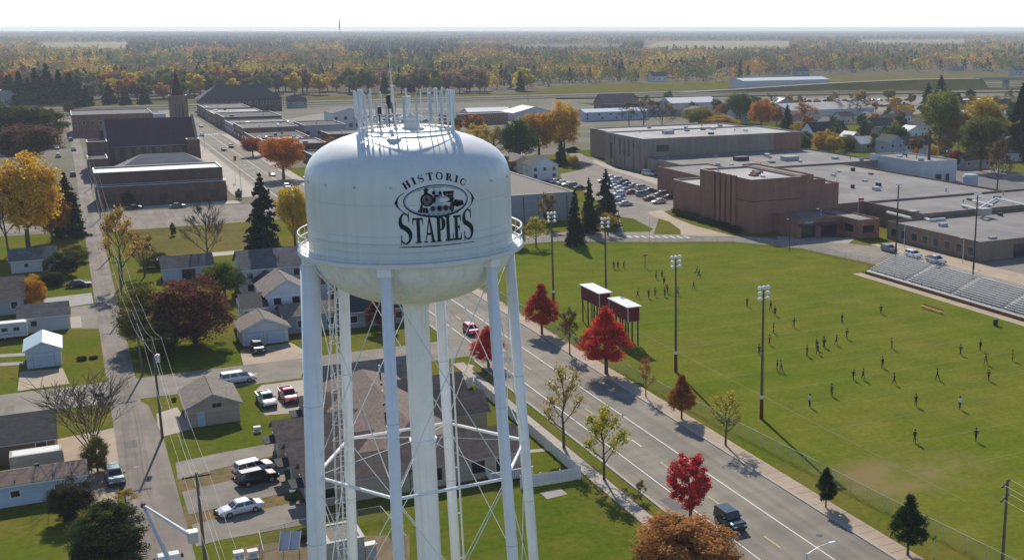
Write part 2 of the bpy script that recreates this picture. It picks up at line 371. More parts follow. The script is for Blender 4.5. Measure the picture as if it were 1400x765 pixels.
sheet('pavement', [(884,290),(905,287),(920,297),(948,308),(1004,323),(960,323),(931,321),(930,314),(915,303),(892,296)], .034, 'concrete_tan', 'tan pavement before the brick auditorium', px=True)
sheet('pavement', [(846,231),(905,246),(945,262),(940,268),(880,246),(838,233),(810,222),(812,218)], .034, 'concrete', 'pavement along the school entrance', px=True)
sheet('pavement', [(1062,323),(1170,325),(1160,333),(1065,330)], .038, 'concrete_grey', 'pavement at the low school entrance', px=True)
rect('school_yard', 174, 182, 120, 232, .010, 'concrete_tan', 'pavement beside the classroom wing')
rect('school_yard', 182, 300, 120, 202, .008, 'asphalt', 'paved school yard')
sheet('school_yard', [(245,300),(300,285),(330,300),(300,345),(245,345)], .008, 'asphalt_dark', 'yard by the boiler house')
sheet('street', [(1105,196),(1180,208),(1260,220),(1400,252),(1460,268),(1460,255),(1400,238),(1260,208),(1180,199),(1110,190)], .012, 'asphalt', 'residential street behind the school', px=True)
sheet('street', [(640,232),(700,205),(770,180),(778,183),(720,208),(700,232)], .012, 'asphalt', 'side street beyond the grey hall', px=True)
sheet('parking_lot', [(285,200),(300,178),(470,150),(560,148),(560,175),(470,200),(400,190),(330,188)], .013, 'asphalt', 'car park behind the main street', px=True)

sheet('railway_yard', [(690,136),(1000,130),(1420,122),(1420,131),(1000,138),(690,142)], .012, 'gravel', 'gravel strip of the railway before the embankment', px=True)
b = MB(); p0, p1 = G(760, 136), G(1420, 126); b.tube((p0[0], p0[1], .4), (p1[0], p1[1], .4), .5, n=4); tag(b.build('railway_track', M['steel_dark']), 'dark track curving before the embankment', 'track')
sheet('parking_lot', [(1090,134.5),(1262,132.5),(1278,152),(1240,158),(1096,149)], .016, 'asphalt', 'dealer lot below the embankment', px=True)
# football field
sheet('football_field', [(72.4,269),(72.4,164),(73.6,138),(75.4,111),(77.6,80),(80,40),(150,40),(150,204),(157,210),(154.5,234),(145,249.5),(124,260),(106,270.5)], .010, 'field', 'mown grass sports field with worn patches')
rect('track_path', 149.2, 151.4, 60, 205, .016, 'concrete_tan', 'tan path before the bleachers')
mat('paint_faint', (.165,.18,.065), .9, .3, .8)
b = MB(); b.poly([(85.9,95,.016),(86.02,95,.016),(86.02,205,.016),(85.9,205,.016)]); tag(b.build('field_line', M['paint_faint']), 'faded white sideline on the grass field', 'line', 'field lines', 'structure')
for k in range(12):
    yy = 104 + k * 9.14
    b = MB(); b.poly([(86.1,yy,.016),(134.7,yy,.016),(134.7,yy+.11,.016),(86.1,yy+.11,.016)])
    tag(b.build('field_line', M['paint_faint']), 'faded white yard line across the grass field', 'line', 'field lines', 'structure')

# highway kerbs, pavements, markings
def strip(name, x0, x1, y0, y1, z0, z1, m, label):
    b = MB(); b.box(x0, x1, y0, y1, z0, z1); return tag(b.build(name, M[m]), label, None, None, 'structure')
for (y0, y1) in ((-60, 176.5), (194, 338), (379, 840)):
    strip('kerb', 54.25, 54.6, y0, y1, -.05, .13, 'kerb', 'concrete kerb on the tower side of the highway')
for (y0, y1) in ((-60, 268), (288, 840)):
    strip('kerb', 69.5, 69.85, y0, y1, -.05, .13, 'kerb', 'concrete kerb on the field side of the highway')
def slabs(name, x0, x1, y0, y1, ln, m, label):
    """a pavement of single slabs with open joints"""
    root = empty(name, ((x0+x1)/2, y0, 0)); tag(root, label, None, None, 'structure')
    b = MB(); b.box(-(x1-x0)/2, (x1-x0)/2, 0, ln - .05, 0, .11); me = b.mesh('slab', M[m])
    n = int((y1 - y0) / ln)
    for i in range(n): link('slab', me, root, (0, i * ln, random.uniform(-.012, .006)))
    return root
slabs('pavement', 69.87, 72.1, 60, 268, 1.75, 'concrete_tan', 'tan slab pavement along the field side of the highway')
slabs('pavement', 50.7, 52.5, 80, 177, 1.75, 'concrete', 'leaf-strewn slab pavement along the tower side of the highway')
strip('pavement', 45.5, 54.2, 392, 640, 0, .11, 'concrete', 'pavement along the main street')
strip('pavement', 69.9, 73.2, 300, 640, 0, .11, 'concrete', 'pavement across the main street')
strip('pavement', 8, 45, 379, 386, 0, .09, 'concrete', 'pavement before the long brick building')
def mark(x0, x1, y0, y1, m, label, z=.026):
    b = MB(); b.poly([(x0,y0,z),(x1,y0,z),(x1,y1,z),(x0,y1,z)]); tag(b.build('road_marking', M[m]), label, 'marking', 'highway markings', 'structure')
for x in (57.45, 64.1): mark(x - .07, x + .07, -60, 640, 'paint_white', 'long white edge line on the highway')
for k in range(44): mark(60.7, 60.84, 70 + k * 12.2, 73.2 + k * 12.2, 'paint_yellow' , 'short yellow dash along the middle of the highway')
for k in range(3): mark(61.0 + k*0, 61.14, 128 + k * 30, 131 + k * 30, 'paint_white', 'short white dash beside the yellow dashes')
for k in range(10): mark(55.2 + k * 1.4, 55.9 + k * 1.4, 640, 644, 'paint_white', 'white crosswalk bar across the main street')
for k in range(9): mark(125.5 + k * 1.6, 126.3 + k * 1.6, 268.6 - k * .9, 271.4 - k * .9, 'paint_white', 'white crosswalk bar on the school drive', .016)
# tar cracks sealed across the highway and alley
for k in range(26):
    yy = random.uniform(75, 330); x0 = random.choice([54.8, 57, 60.9, 64.4]); x1 = x0 + random.uniform(3, 5)
    x1 = min(x1, 69.2); b = MB(); pts = [(x0 + (x1-x0)*t/5, yy + random.uniform(-.35, .35)) for t in range(6)]
    for i in range(5): b.poly([(pts[i][0],pts[i][1]-.05,.024),(pts[i+1][0],pts[i+1][1]-.05,.024),(pts[i+1][0],pts[i+1][1]+.05,.024),(pts[i][0],pts[i][1]+.05,.024)])
    tag(b.build('road_crack', M['asphalt_dark']), 'dark sealed crack across the highway', 'crack', 'cracks in the highway', 'structure')

# drives, pads and dirt
for (m, lab, pts, z) in [
    ('concrete', 'pale concrete pad under the two pickup trucks', [(349,534),(358,526),(430,517),(432,562),(362,567),(352,548)], .012),
    ('asphalt', 'drive nearest the tan garage', [(240,632),(300,619),(380,604),(384,620),(300,640),(243,655)], .030),
    ('asphalt', 'drive under the white and black SUVs', [(249,672),(380,641),(412,640),(414,668),(258,703)], .034),
    ('asphalt', 'drive under the silver sedan', [(262,716),(405,686),(430,690),(420,716),(300,738),(268,747)], .030),
    ('leaf_litter', 'brown leaves between two drives', [(240,653),(385,618),(400,645),(246,675)], .008),
    ('leaf_litter', 'brown leaves by the silver sedan', [(250,690),(415,660),(420,690),(255,720)], .008),
    ('concrete_tan', 'concrete apron of the pale blue shed', [(27,508),(86,503),(95,524),(24,534)], .010),
    ('concrete_grey', 'short white strip walk by the shed', [(0,484),(34,482),(34,486),(0,488)], .010),
    ('concrete_grey', 'second strip walk by the shed', [(0,496),(34,494),(34,498),(0,500)], .014),
    ('asphalt', 'paved apron beside the white garage', [(97,420),(139,415),(141,449),(97,449)], .010),
    ('concrete', 'concrete pad by the white garage door', [(96,433),(110,432),(112,447),(97,448)], .018),
    ('concrete_grey', 'drive beside the small orange tree', [(58,408),(125,400),(128,414),(64,424)], .010),
    ('concrete', 'concrete pad left of the tan garage', [(214,565),(242,556),(262,586),(216,598)], .010),
    ('concrete_tan', 'leaf-strewn yard of the trailer homes', [(78,600),(158,584),(166,640),(160,690),(120,690),(84,640)], .010),
    ('concrete_tan', 'drive before the double garage', [(328,479),(398,468),(432,488),(430,506),(335,508)], .010),
    ('concrete', 'path across the dry lot', [(200,352),(340,341),(340,346),(200,358)], .010),
    ('concrete', 'path to the highway past the white fence', [(690,617),(775,610),(775,613),(690,622)], .010),
    ('concrete', 'path by the fence corner', [(610,545),(640,497),(648,499),(620,548)], .010),
    ('dry_grass', 'dry grassy lot before the worn street', [(175,312),(340,305),(345,345),(190,355)], .008),
    ('dry_grass', 'dry boulevard grass along the highway', [(628,500),(648,498),(770,600),(880,690),(860,690),(740,600)], .008),
    ('dirt', 'bare soil under the tower fence', [(330,748),(410,735),(560,730),(560,790),(330,790)], .008),
    ('lawn_green', 'green lawn below the tower', [(560,690),(790,655),(895,740),(850,800),(560,800)], .008),
    ('lawn_green', 'green lawn round the tan garage', [(226,600),(330,582),(415,562),(416,600),(300,617),(232,633)], .008),
    ('lawn_green', 'lawn of the white houses', [(180,500),(200,470),(330,470),(332,496),(215,512)], .008),
    ('concrete_grey', 'flat concrete slab on the lawn by the white fence', [(738,673),(766,667),(776,675),(748,682)], .030)]:
    sheet('driveway' if 'drive' in lab or 'pad' in lab or 'apron' in lab else 'ground_patch', pts, z, m, lab, px=True)

# road embankment and bridge beyond the railway
pp = [(930,126,0),(1000,125,1.6),(1060,124,3.6),(1150,122.5,6.2),(1250,121.5,8.4),(1338,121.5,9.2)]
cr = [(*G(p[0], p[1]), p[2]) for p in pp]
b = MB(); ax = Vector((cr[-1][0] - cr[0][0], cr[-1][1] - cr[0][1], 0)).normalized(); nx = Vector((-ax.y, ax.x, 0))
secs = []
for (x, y, h) in cr:
    c = Vector((x, y, 0)); secs.append([c - nx*(6 + h*1.8) + Vector((0,0,-.3)), c - nx*6 + Vector((0,0,h)), c + nx*6 + Vector((0,0,h)), c + nx*(6 + h*1.8) + Vector((0,0,-.3))])
for k in range(len(secs) - 1):
    for i in range(3): b.poly([secs[k][i], secs[k+1][i], secs[k+1][i+1], secs[k][i+1]], 1 if i == 1 else 0)
b.poly(secs[-1])
tag(b.build('embankment', [M['dry_grass'], M['asphalt']]), 'grassy road embankment climbing to the bridge', None, None, 'structure')
br = empty('road_bridge', (cr[-1][0], cr[-1][1], 0), math.atan2(ax.y, ax.x), 'dark concrete road bridge at the end of the embankment', 'bridge')
b = MB(); b.box(-2, 150, -6, 6, 7.6, 9.2); b.build('deck', M['concrete_grey'], br)
for yy in (-6.2, 5.9):
    b = MB(); b.box(-2, 150, yy, yy + .3, 9.2, 10.1); b.build('parapet', M['concrete'], br)
for xx in (0, 26, 52, 78, 104, 130):
    b = MB(); b.box(xx - .8, xx + .8, -5.4, 5.4, -.2, 7.6); b.build('pier', M['steel_dark'] if xx == 0 else M['concrete_grey'], br)
# ================================================================== WATER TOWER
TX, TY = 19.0, 73.8
tower = empty('water_tower', (TX, TY, 0), 0, 'tall white six-legged water tower with a painted locomotive emblem', 'water tower')
WHITE, LEGM = M['tower_white'], M['tower_leg']
bowl = [(0.0, 34.85)] + [(6.37 * math.sin(t), 38.5 - 3.65 * math.cos(t)) for t in [R(8 + 82 * i / 22) for i in range(23)]]
dome = [(6.37, 42.5), (6.36, 42.9), (6.31, 43.3), (6.19, 43.72), (5.98, 44.12), (5.68, 44.48), (5.27, 44.8), (4.75, 45.1), (4.1, 45.38), (3.2, 45.66), (2.3, 45.86), (1.2, 46.0), (0.0, 46.06)]
def tank_r(z):
    if z <= 42.5: return 6.37
    for (r0, z0), (r1, z1) in zip(dome, dome[1:]):
        if z0 <= z <= z1: return r0 + (r1 - r0) * (z - z0) / (z1 - z0)
    return 0
b = MB(); b.lathe(bowl, 96); b.build('bowl', LEGM, tower, smooth=True)
b = MB(); b.lathe([(6.37, 38.5), (6.37, 40.1), (6.37, 42.5)] + dome[1:], 96); b.build('tank', WHITE, tower, smooth=True)
mat('seam', (.58,.60,.60), .5, .05, 2)
for (z, r) in ((40.1, 6.373), (41.95, 6.373)):
    b = MB(); b.lathe([(r, z - .02), (r + .012, z), (r, z + .02)], 96); b.build('weld_seam', M['seam'], tower, smooth=True)
# rivet-like anchor studs round the shoulder
b = MB()
for i in range(18):
    t = 2 * math.pi * i / 18 + .1; r = tank_r(43.0)
    b.box((r) * math.cos(t) - .06, r * math.cos(t) + .06, r * math.sin(t) - .06, r * math.sin(t) + .06, 42.95, 43.06)
o = b.build('anchor_studs', M['steel'], tower); o['kind'] = 'stuff'
# stiffener girder and balcony
b = MB(); b.lathe([(6.35, 38.3), (7.03, 38.3), (7.06, 38.34), (7.06, 38.54), (7.02, 38.58), (6.37, 38.58)], 96); balc = b.build('balcony', WHITE, tower)
for k in range(36):
    t = 2 * math.pi * k / 36
    b = MB(); b.tube((6.99*math.cos(t), 6.99*math.sin(t), 38.6), (6.99*math.cos(t), 6.99*math.sin(t), 39.68), .025, n=5); b.build('rail_post', WHITE, balc)
for z, r in ((39.68, .04), (39.18, .03), (38.72, .04)):
    b = MB(); b.ring_tube(6.99, z, r, 72, 5); b.build('rail', WHITE, balc)
# centre riser and legs
b = MB(); b.lathe([(.80, 0.3), (.80, 34.2), (.92, 34.8), (1.5, 35.1)], 28); b.build('riser', LEGM, tower, smooth=True)
for z in (25.3, 15.0):
    b = MB(); b.lathe([(.80, z-.12), (.90, z-.1), (.90, z+.1), (.80, z+.12)], 28); b.build('collar', LEGM, tower)
A0 = 1.0; legs = []
def legpos(k, z):
    a = R(A0 + 60 * k); r = 6.48 + (38.0 - z) * .048
    return Vector((r * math.cos(a), r * math.sin(a), z))
for k in range(6):
    rr = .60 if k == 3 else .355
    b = MB(); b.tube(legpos(k, .5), legpos(k, 37.8), rr, rr, 20)
    lg = b.build('leg', LEGM, tower, smooth=False); lg.data.polygons.foreach_set('use_smooth', [len(p.vertices) == 4 for p in lg.data.polygons])
    for z in (9.5, 19.5, 28.8):
        b = MB(); p = legpos(k, z); b.tube(p - Vector((0, 0, .03)), p + Vector((0, 0, .03)), rr + .015, n=20); b.build('leg_joint', M['seam'], lg)
    a = R(A0 + 60 * k)
    b = MB(); p = legpos(k, 37.8); b.box(-.42, .42, -.42, .42, 0, .5); b.build('bracket', LEGM, lg, tuple(p), a)
    b = MB(); p = legpos(k, 0); b.box(-.9, .9, -.9, .9, 0, .55); b.build('footing', M['concrete'], tower, (p.x, p.y, 0), a)
b = MB(); b.box(-1.4, 1.4, -1.4, 1.4, 0, .5); b.build('footing', M['concrete'], tower, (0, 0, 0))
ZS = 24.0
for k in range(6):
    b = MB(); b.tube(legpos(k, ZS), legpos((k+1) % 6, ZS), .115, n=8); b.build('strut', LEGM, tower)
    b = MB(); b.tube(legpos(k, 11.5), legpos((k+1) % 6, 11.5), .115, n=8); b.build('strut', LEGM, tower)
    for (za, zb) in ((37.3, ZS + .2), (ZS - .2, 11.7), (11.3, 1.0)):
        for (p, q) in ((k, k + 1), (k + 1, k)):
            b = MB(); b.tube(legpos(p % 6, za), legpos(q % 6, zb), .032, n=5); b.build('tie_rod', WHITE, tower)
    a = R(A0 + 60 * k); b = MB(); b.tube((.88*math.cos(a), .88*math.sin(a), 25.3), legpos(k, ZS), .022, n=5); b.build('tie_rod', WHITE, tower)
    # bowl braces
    b = MB(); b.tube((6.3*math.cos(a+.12), 6.3*math.sin(a+.12), 37.5), (5.1*math.cos(a+.2), 5.1*math.sin(a+.2), 35.8), .05, n=5); b.build('bowl_brace', WHITE, tower)
# caged ladder on the rear left leg and a pipe beside the rear leg
ladder = empty('ladder', (0, 0, 0)); ladder.parent = tower
ra = R(A0 + 120); tv = Vector((-math.sin(ra), math.cos(ra), 0)); ov = Vector((math.cos(ra), math.sin(ra), 0))
def lp(z): return legpos(2, z) + tv * .62
for sgn in (-.22, .22):
    b = MB(); b.tube(lp(1) + ov * sgn, lp(37.6) + ov * sgn, .035, n=5); b.build('ladder_rail', WHITE, ladder)
for i in range(92):
    z = 1.2 + i * .395; b = MB(); b.tube(lp(z) - ov * .22, lp(z) + ov * .22, .022, n=4, caps=False); b.build('rung', WHITE, ladder)
for i in range(30):
    z = 3.2 + i * 1.17; b = MB(); c = lp(z)
    for j in range(8):
        a0 = R(-90 + 180 * j / 8); a1 = R(-90 + 180 * (j+1) / 8)
        b.tube(c + ov * .38 * math.sin(a0) + tv * .75 * math.cos(a0), c + ov * .38 * math.sin(a1) + tv * .75 * math.cos(a1), .022, n=4, caps=False)
    b.build('cage_hoop', WHITE, ladder)
for j in (-1, 0, 1):
    off = ov * .36 * math.sin(R(60*j)) + tv * .75 * math.cos(R(60*j))
    b = MB(); b.tube(lp(3.2) + off, lp(37) + off, .02, n=4); b.build('cage_bar', WHITE, ladder)
pa = R(A0 + 60); pt = Vector((math.sin(pa), -math.cos(pa), 0))
b = MB(); b.tube(legpos(1, .5) + pt * .62, legpos(1, 33.5) + pt * .62, .075, n=8); pipe = b.build('overflow_pipe', WHITE, tower)
for i in range(9):
    z = 2 + i * 3.7; b = MB(); b.tube(legpos(1, z), legpos(1, z) + pt * .66, .05, n=5); b.build('clamp', WHITE, pipe)
# roof: railing ring, hatch, vent, antennas, whip
b = MB(); b.ring_tube(2.9, 45.9, .07, 48, 5); rr_ = b.build('roof_ring', LEGM, tower)
for k in range(16):
    t = 2 * math.pi * k / 16; p = (2.9 * math.cos(t), 2.9 * math.sin(t))
    b = MB(); b.tube((*p, 45.55), (*p, 47.0), .025, n=4); b.build('rail_post', WHITE, rr_)
for z in (46.45, 46.98):
    b = MB(); b.ring_tube(2.9, z, .028, 48, 4); b.build('rail', WHITE, rr_)
mat('antenna', (.58,.61,.63), .5, .08, 2)
for (deg, h, w) in [(-168,2.4,.12),(-135,2.3,.1),(-78,2.3,.12),(-45,2.4,.14),(-20,2.4,.1),(15,2.4,.12),(38,2.5,.12),(60,2.4,.12),(105,2.4,.12),(135,2.4,.14),(160,2.3,.12),(-152,2.5,.30),(-143,2.3,.16),(-125,1.9,.12),(-112,1.7,.2),(-92,2.15,.24),(-62,2.35,.30),(-30,2.3,.22),(-12,2.3,.15),(4,2.35,.22),(28,2.35,.28),(50,2.4,.34),(70,2.3,.14),(88,2.35,.2),(120,2.2,.16),(150,2.4,.16),(172,2.35,.3)]:
    t = R(deg - 14); x, y = 2.96 * math.cos(t), 2.96 * math.sin(t)
    a = empty('antenna', (x, y, 45.85), t); a.parent = tower
    b = MB(); b.tube((0, 0, -.3), (0, 0, h), .038, n=6); b.build('mast', M['antenna'], a)
    b = MB(); b.box(.06, .06 + w * .4, -w * .32, w * .32, h * .3, h + .05); b.build('panel', M['antenna'], a)
for (x, y, h) in ((-.9, .6, 2.1), (-.5, 1.0, 1.6), (.35, .5, 2.0), (-1.6, .2, 1.4)):
    b = MB(); b.tube((x, y, 45.9), (x, y, 45.9 + h), .045, n=5); b.box(x - .12, x + .12, y - .1, y + .1, 45.9 + h * .6, 45.9 + h); b.build('radio_unit', M['steel_dark'] if x < 0 else M['antenna'], tower)
b = MB(); b.lathe([(.5, 45.9), (.5, 46.45), (.75, 46.5), (.7, 46.7), (0, 46.85)], 20); b.build('roof_vent', WHITE, tower, (.3, -.2, 0), smooth=True)
b = MB(); b.tube((-.7, -.2, 45.9), (-.85, -.3, 48.6), .07, n=6); b.tube((-.85, -.3, 48.6), (-1.0, -.5, 51.6), .04, n=5); b.build('whip_antenna', WHITE, tower)
b = MB(); b.lathe([(.42, 0), (.42, .28), (.46, .3), (.46, .36), (0, .42)], 16); b.build('hatch', WHITE, tower, (-1.55, -3.0, 45.28))

# ------------------------------------------------ painted emblem, wrapped on the tank wall
A_MID, Z_BASE = -90.6, 39.62
def wrap(u, v, off=.018):
    z = Z_BASE + v; r = tank_r(z) + off; a = R(A_MID) + u / 6.42
    return (r * math.cos(a), r * math.sin(a), z)
class Paint(MB):
    k = 0
    def face(s, pts, mi=0, sub=None):
        s.k += 1; off = .014 + .0006 * s.k
        s.poly([wrap(u, v, off) for (u, v) in pts], mi)
    def stroke(s, pts, w, mi=0, closed=False):
        """thick line; w may be a list"""
        n = len(pts); L_ = []; R__ = []
        for i in range(n):
            a = pts[i-1] if (i > 0 or closed) else pts[i]; c = pts[(i+1) % n] if (i < n-1 or closed) else pts[i]
            dx, dy = c[0]-a[0], c[1]-a[1]; l = math.hypot(dx, dy) or 1; ww = (w[i] if isinstance(w, list) else w) / 2
            L_.append((pts[i][0] - dy/l*ww, pts[i][1] + dx/l*ww)); R__.append((pts[i][0] + dy/l*ww, pts[i][1] - dx/l*ww))
        s.k += 1; off = .014 + .0006 * s.k
        for i in range(n if closed else n - 1):
            j = (i + 1) % n
            s.poly([wrap(*R__[i], off), wrap(*R__[j], off), wrap(*L_[j], off), wrap(*L_[i], off)], mi)
def arc(cx, cy, rx, ry, a0, a1, n=14): return [(cx + rx*math.cos(R(a0+(a1-a0)*i/n)), cy + ry*math.sin(R(a0+(a1-a0)*i/n))) for i in range(n+1)]
def glyph(ch):
    """serif capital in a unit box (x 0..w, y 0..1): list of (kind, pts, width)"""
    q = lambda x0, x1, y0, y1: ('f', [(x0,y0),(x1,y0),(x1,y1),(x0,y1)], 0)
    T, t, sf = .26, .085, .055         # thick stem, thin stroke, serif
    if ch == 'H': return .86, [q(.1,.1+T,0,1), q(.56,.56+T,0,1), q(.1+T,.56,.47,.47+t), q(0,.38,0,sf), q(0,.38,1-sf,1), q(.48,.86,0,sf), q(.48,.86,1-sf,1)]
    if ch == 'I': return .42, [q(.11,.11+T,0,1), q(0,.42,0,sf), q(0,.42,1-sf,1)]
    if ch == 'T': return .82, [q(.31,.31+T,0,1), q(0,.82,1-t,1), q(.17,.65,0,sf), ('f', [(0,.74),(.05,.74),(.09,.93),(0,.93)], 0), ('f', [(.77,.74),(.82,.74),(.82,.93),(.73,.93)], 0)]
    if ch == 'L': return .68, [q(.1,.1+T,0,1), q(0,.42,1-sf,1), q(0,.66,0,t), ('f', [(.58,.07),(.66,.07),(.68,.30),(.63,.30)], 0)]
    if ch == 'E': return .72, [q(.1,.1+T,0,1), q(0,.66,1-t,1), q(0,.68,0,t), q(.3,.5,.48,.48+t), ('f', [(.47,.38),(.52,.38),(.52,.64),(.47,.64)], 0), ('f', [(.59,.76),(.64,.76),(.66,.93),(.56,.93)], 0), ('f', [(.58,.07),(.68,.07),(.71,.28),(.66,.28)], 0)]
    if ch == 'A': return .94, [('f', [(.10,.0),(.17,.0),(.47,.86),(.43,1.0)], 0), ('f', [(.62,0),(.86,0),(.53,1.0),(.43,1.0)], 0), q(.22,.66,.30,.30+t), q(0,.3,0,sf), q(.52,.94,0,sf)]
    if ch == 'P': return .74, [q(.1,.1+T,0,1), q(0,.42,0,sf), q(0,.3,1-sf,1), ('s', [(.3,.965)] + arc(.40,.72,.24,.245,90,-90,12) + [(.3,.475)], [.07]*2 + [.07+.14*math.sin(math.pi*i/10) for i in range(11)] + [.07]*2)]
    if ch == 'R': return .86, [q(.1,.1+T,0,1), q(0,.42,0,sf), q(0,.3,1-sf,1), ('s', [(.3,.965)] + arc(.40,.75,.22,.215,90,-90,12) + [(.3,.535)], [.07]*2 + [.07+.13*math.sin(math.pi*i/10) for i in range(11)] + [.07]*2), ('f', [(.36,.52),(.54,.52),(.84,0),(.62,0)], 0), q(.60,.88,0,sf)]
    if ch == 'O': return .90, [('s', arc(.45,.5,.355,.46,0,360,28), [.075+.14*abs(math.cos(2*math.pi*i/28)) for i in range(29)])]
    if ch == 'C': return .84, [('s', arc(.47,.5,.365,.46,38,322,24), [.07+.15*max(0,-math.cos(R(38+284*i/24))) for i in range(25)]), ('f', [(.74,.72),(.79,.72),(.79,1.0),(.75,1.0)], 0)]
    if ch == 'S': 
        top = arc(.37,.735,.26,.225,28,232,12); bot = arc(.37,.265,.28,.225,52,-152,12)
        pts = top + [(.33,.535)] + bot; n = len(pts)
        return .74, [('s', pts, [.065 + .17*math.exp(-((i-(n-1)/2)/(n*.19))**2) for i in range(n)]), ('f', [(.56,.70),(.61,.70),(.61,1.0),(.57,1.0)], 0), ('f', [(.10,0),(.14,0),(.15,.30),(.10,.30)], 0)]
    return .5, []
def letters(P, word, place, sx, sy, gap=.06, widen=1.0):
    """place(u) -> (x, y, rotation) of the baseline"""
    u = 0
    for ch in word:
        w, parts = glyph(ch)
        for (kd, pts, ww) in parts:
            x0, y0, ro = place(u + w * sx / 2)
            def tr(p):
                x = (p[0] - w/2) * sx; y = p[1] * sy
                return (x0 + x*math.cos(ro) - y*math.sin(ro), y0 + x*math.sin(ro) + y*math.cos(ro))
            if kd == 'f': P.face([tr(p) for p in pts])
            else: P.stroke([tr(p) for p in pts], [k * (sx + sy) / 2 * widen for k in ww])
        u += (w + gap) * sx
def word_w(word, sx, gap=.06): return sum((glyph(c)[0] + gap) * sx for c in word) - gap * sx
em = empty('emblem', (0, 0, 0)); em.parent = tower
# STAPLES: taller first and last letters, foot aligned
P = Paint(); WD = 4.62; body = 'TAPLE'
sx_end, sx_mid = 1.10, .80
tot = 2 * glyph('S')[0] * sx_end + word_w(body, sx_mid, .03) + .10
k = WD / tot; u0 = -WD / 2
letters(P, 'S', lambda u: (u0 + u, .02, 0), sx_end * k, 1.92, .03, .86)
uu = u0 + (glyph('S')[0] * sx_end + .05) * k
letters(P, body, lambda u: (uu + u, .10, 0), sx_mid * k, 1.50, .03, 1.0)
ue = WD / 2 - glyph('S')[0] * sx_end * k
letters(P, 'S', lambda u: (ue + u, .02, 0), sx_end * k, 1.92, .03, .86)
P.build('lettering', M['forest_green'], em)
P = Paint()
for i in range(12): P.face([(-2.33 + 4.66*i/12, -.15), (-2.33 + 4.66*(i+1)/12, -.15), (-2.33 + 4.66*(i+1)/12, -.075), (-2.33 + 4.66*i/12, -.075)])
P.build('underline', M['forest_green'], em)
# HISTORIC on an arch
P = Paint(); RA = 3.35; AY = 3.98 - RA; sx, sy = .50, .43; W_ = word_w('HISTORIC', sx, .26)
def arch(u):
    a = math.pi/2 - (u - W_/2) / RA
    return (RA * math.cos(a) * 1.0, AY - .20 + RA * math.sin(a), a - math.pi/2)
letters(P, 'HISTORIC', arch, sx, sy, .26, .85); P.build('lettering', M['navy'], em)
# oval frame
OX, OY, OA, OB = .02, 2.55, 1.96, .93
P = Paint(); n = 48
pts = arc(OX, OY, OA, OB, 0, 360, n)[:-1]
for i in range(n): P.k = 0; P.face([(OX, OY), pts[i], pts[(i+1) % n]])
P.build('oval_field', M['oval_blue'], em)
P = Paint(); P.k = 4; P.stroke(arc(OX, OY, OA, OB, 0, 360, 48)[:-1], [.05 + .07*max(0, -math.sin(2*math.pi*i/48)) for i in range(48)], closed=True); P.build('oval_frame', M['navy'], em)
for sg in (-1, 1):
    P = Paint(); a = arc(0, 2.5, 2.36, 1.0, 143, 217, 16); a = [(p[0] * -sg, p[1]) for p in a]
    P.stroke(a, [.04 + .10*math.exp(-((i-8)/3.2)**2) for i in range(17)])
    P.face([(-sg*2.48, 2.42), (-sg*2.30, 2.36), (-sg*2.30, 2.66), (-sg*2.44, 2.60)])
    P.face([(-sg*2.12, 3.10), (-sg*1.88, 3.24), (-sg*2.0, 3.16)])
    P.build('bracket_mark', M['navy'], em)
# locomotive seen three-quarter from the front
P = Paint(); P.k = 8
def LQ(pts, mi=0): P.face([(OX + p[0], OY + p[1]) for p in pts], mi)
LQ([(-1.02,-.66),(.95,-.72),(1.08,-.30),(.95,.06),(-.1,.10),(-.95,-.10),(-1.06,-.40)])            # running gear mass
LQ([(-.62,.08),(-.1,.36),(.98,.24),(1.06,.05),(.9,-.12),(-.3,-.10)])                              # boiler
LQ([(OX-.62 + .40*math.cos(R(20*i)), .08 + .40*math.sin(R(20*i))) for i in range(18)])           # smokebox front
LQ([(-.78,.40),(-.52,.40),(-.55,.60),(-.47,.66),(-.47,.70),(-.80,.70),(-.80,.66),(-.74,.60)])      # stack
LQ([(-.72,.70),(-.56,.70),(-.55,.78),(-.73,.78)]); LQ([(-.30,.38),(-.10,.38),(-.12,.58),(-.28,.58)]); LQ([(.10,.36),(.30,.34),(.28,.52),(.12,.53)])
LQ([(.42,.26),(1.02,.22),(1.02,.44),(.36,.46)]); LQ([(.34,.46),(1.08,.44),(1.06,.52),(.40,.54)])     # cab
LQ([(1.06,.02),(1.62,-.10),(1.70,-.34),(1.2,-.46),(1.0,-.30)])                                     # tender
LQ([(-1.20,-.62),(-.55,-.70),(-.60,-.38),(-1.02,-.34)])                                            # pilot
for (x, y, r) in [(-.62,.10,.27),(-.62,.10,.10)]:
    LQ([(x + r*math.cos(R(24*i)), y + r*math.sin(R(24*i))) for i in range(15)], 1 if r > .2 else 0)
for (x, y, r) in [(-.28,-.45,.17),(.12,-.46,.19),(.50,-.46,.19),(.82,-.45,.15)]:
    LQ([(x + r*math.cos(R(24*i)), y + r*math.sin(R(24*i))) for i in range(15)], 1)
    LQ([(x + r*.72*math.cos(R(24*i)), y + r*.72*math.sin(R(24*i))) for i in range(15)], 0)
    LQ([(x-r*.7, y-.02),(x+r*.7, y-.02),(x+r*.7, y+.02),(x-r*.7, y+.02)], 1)
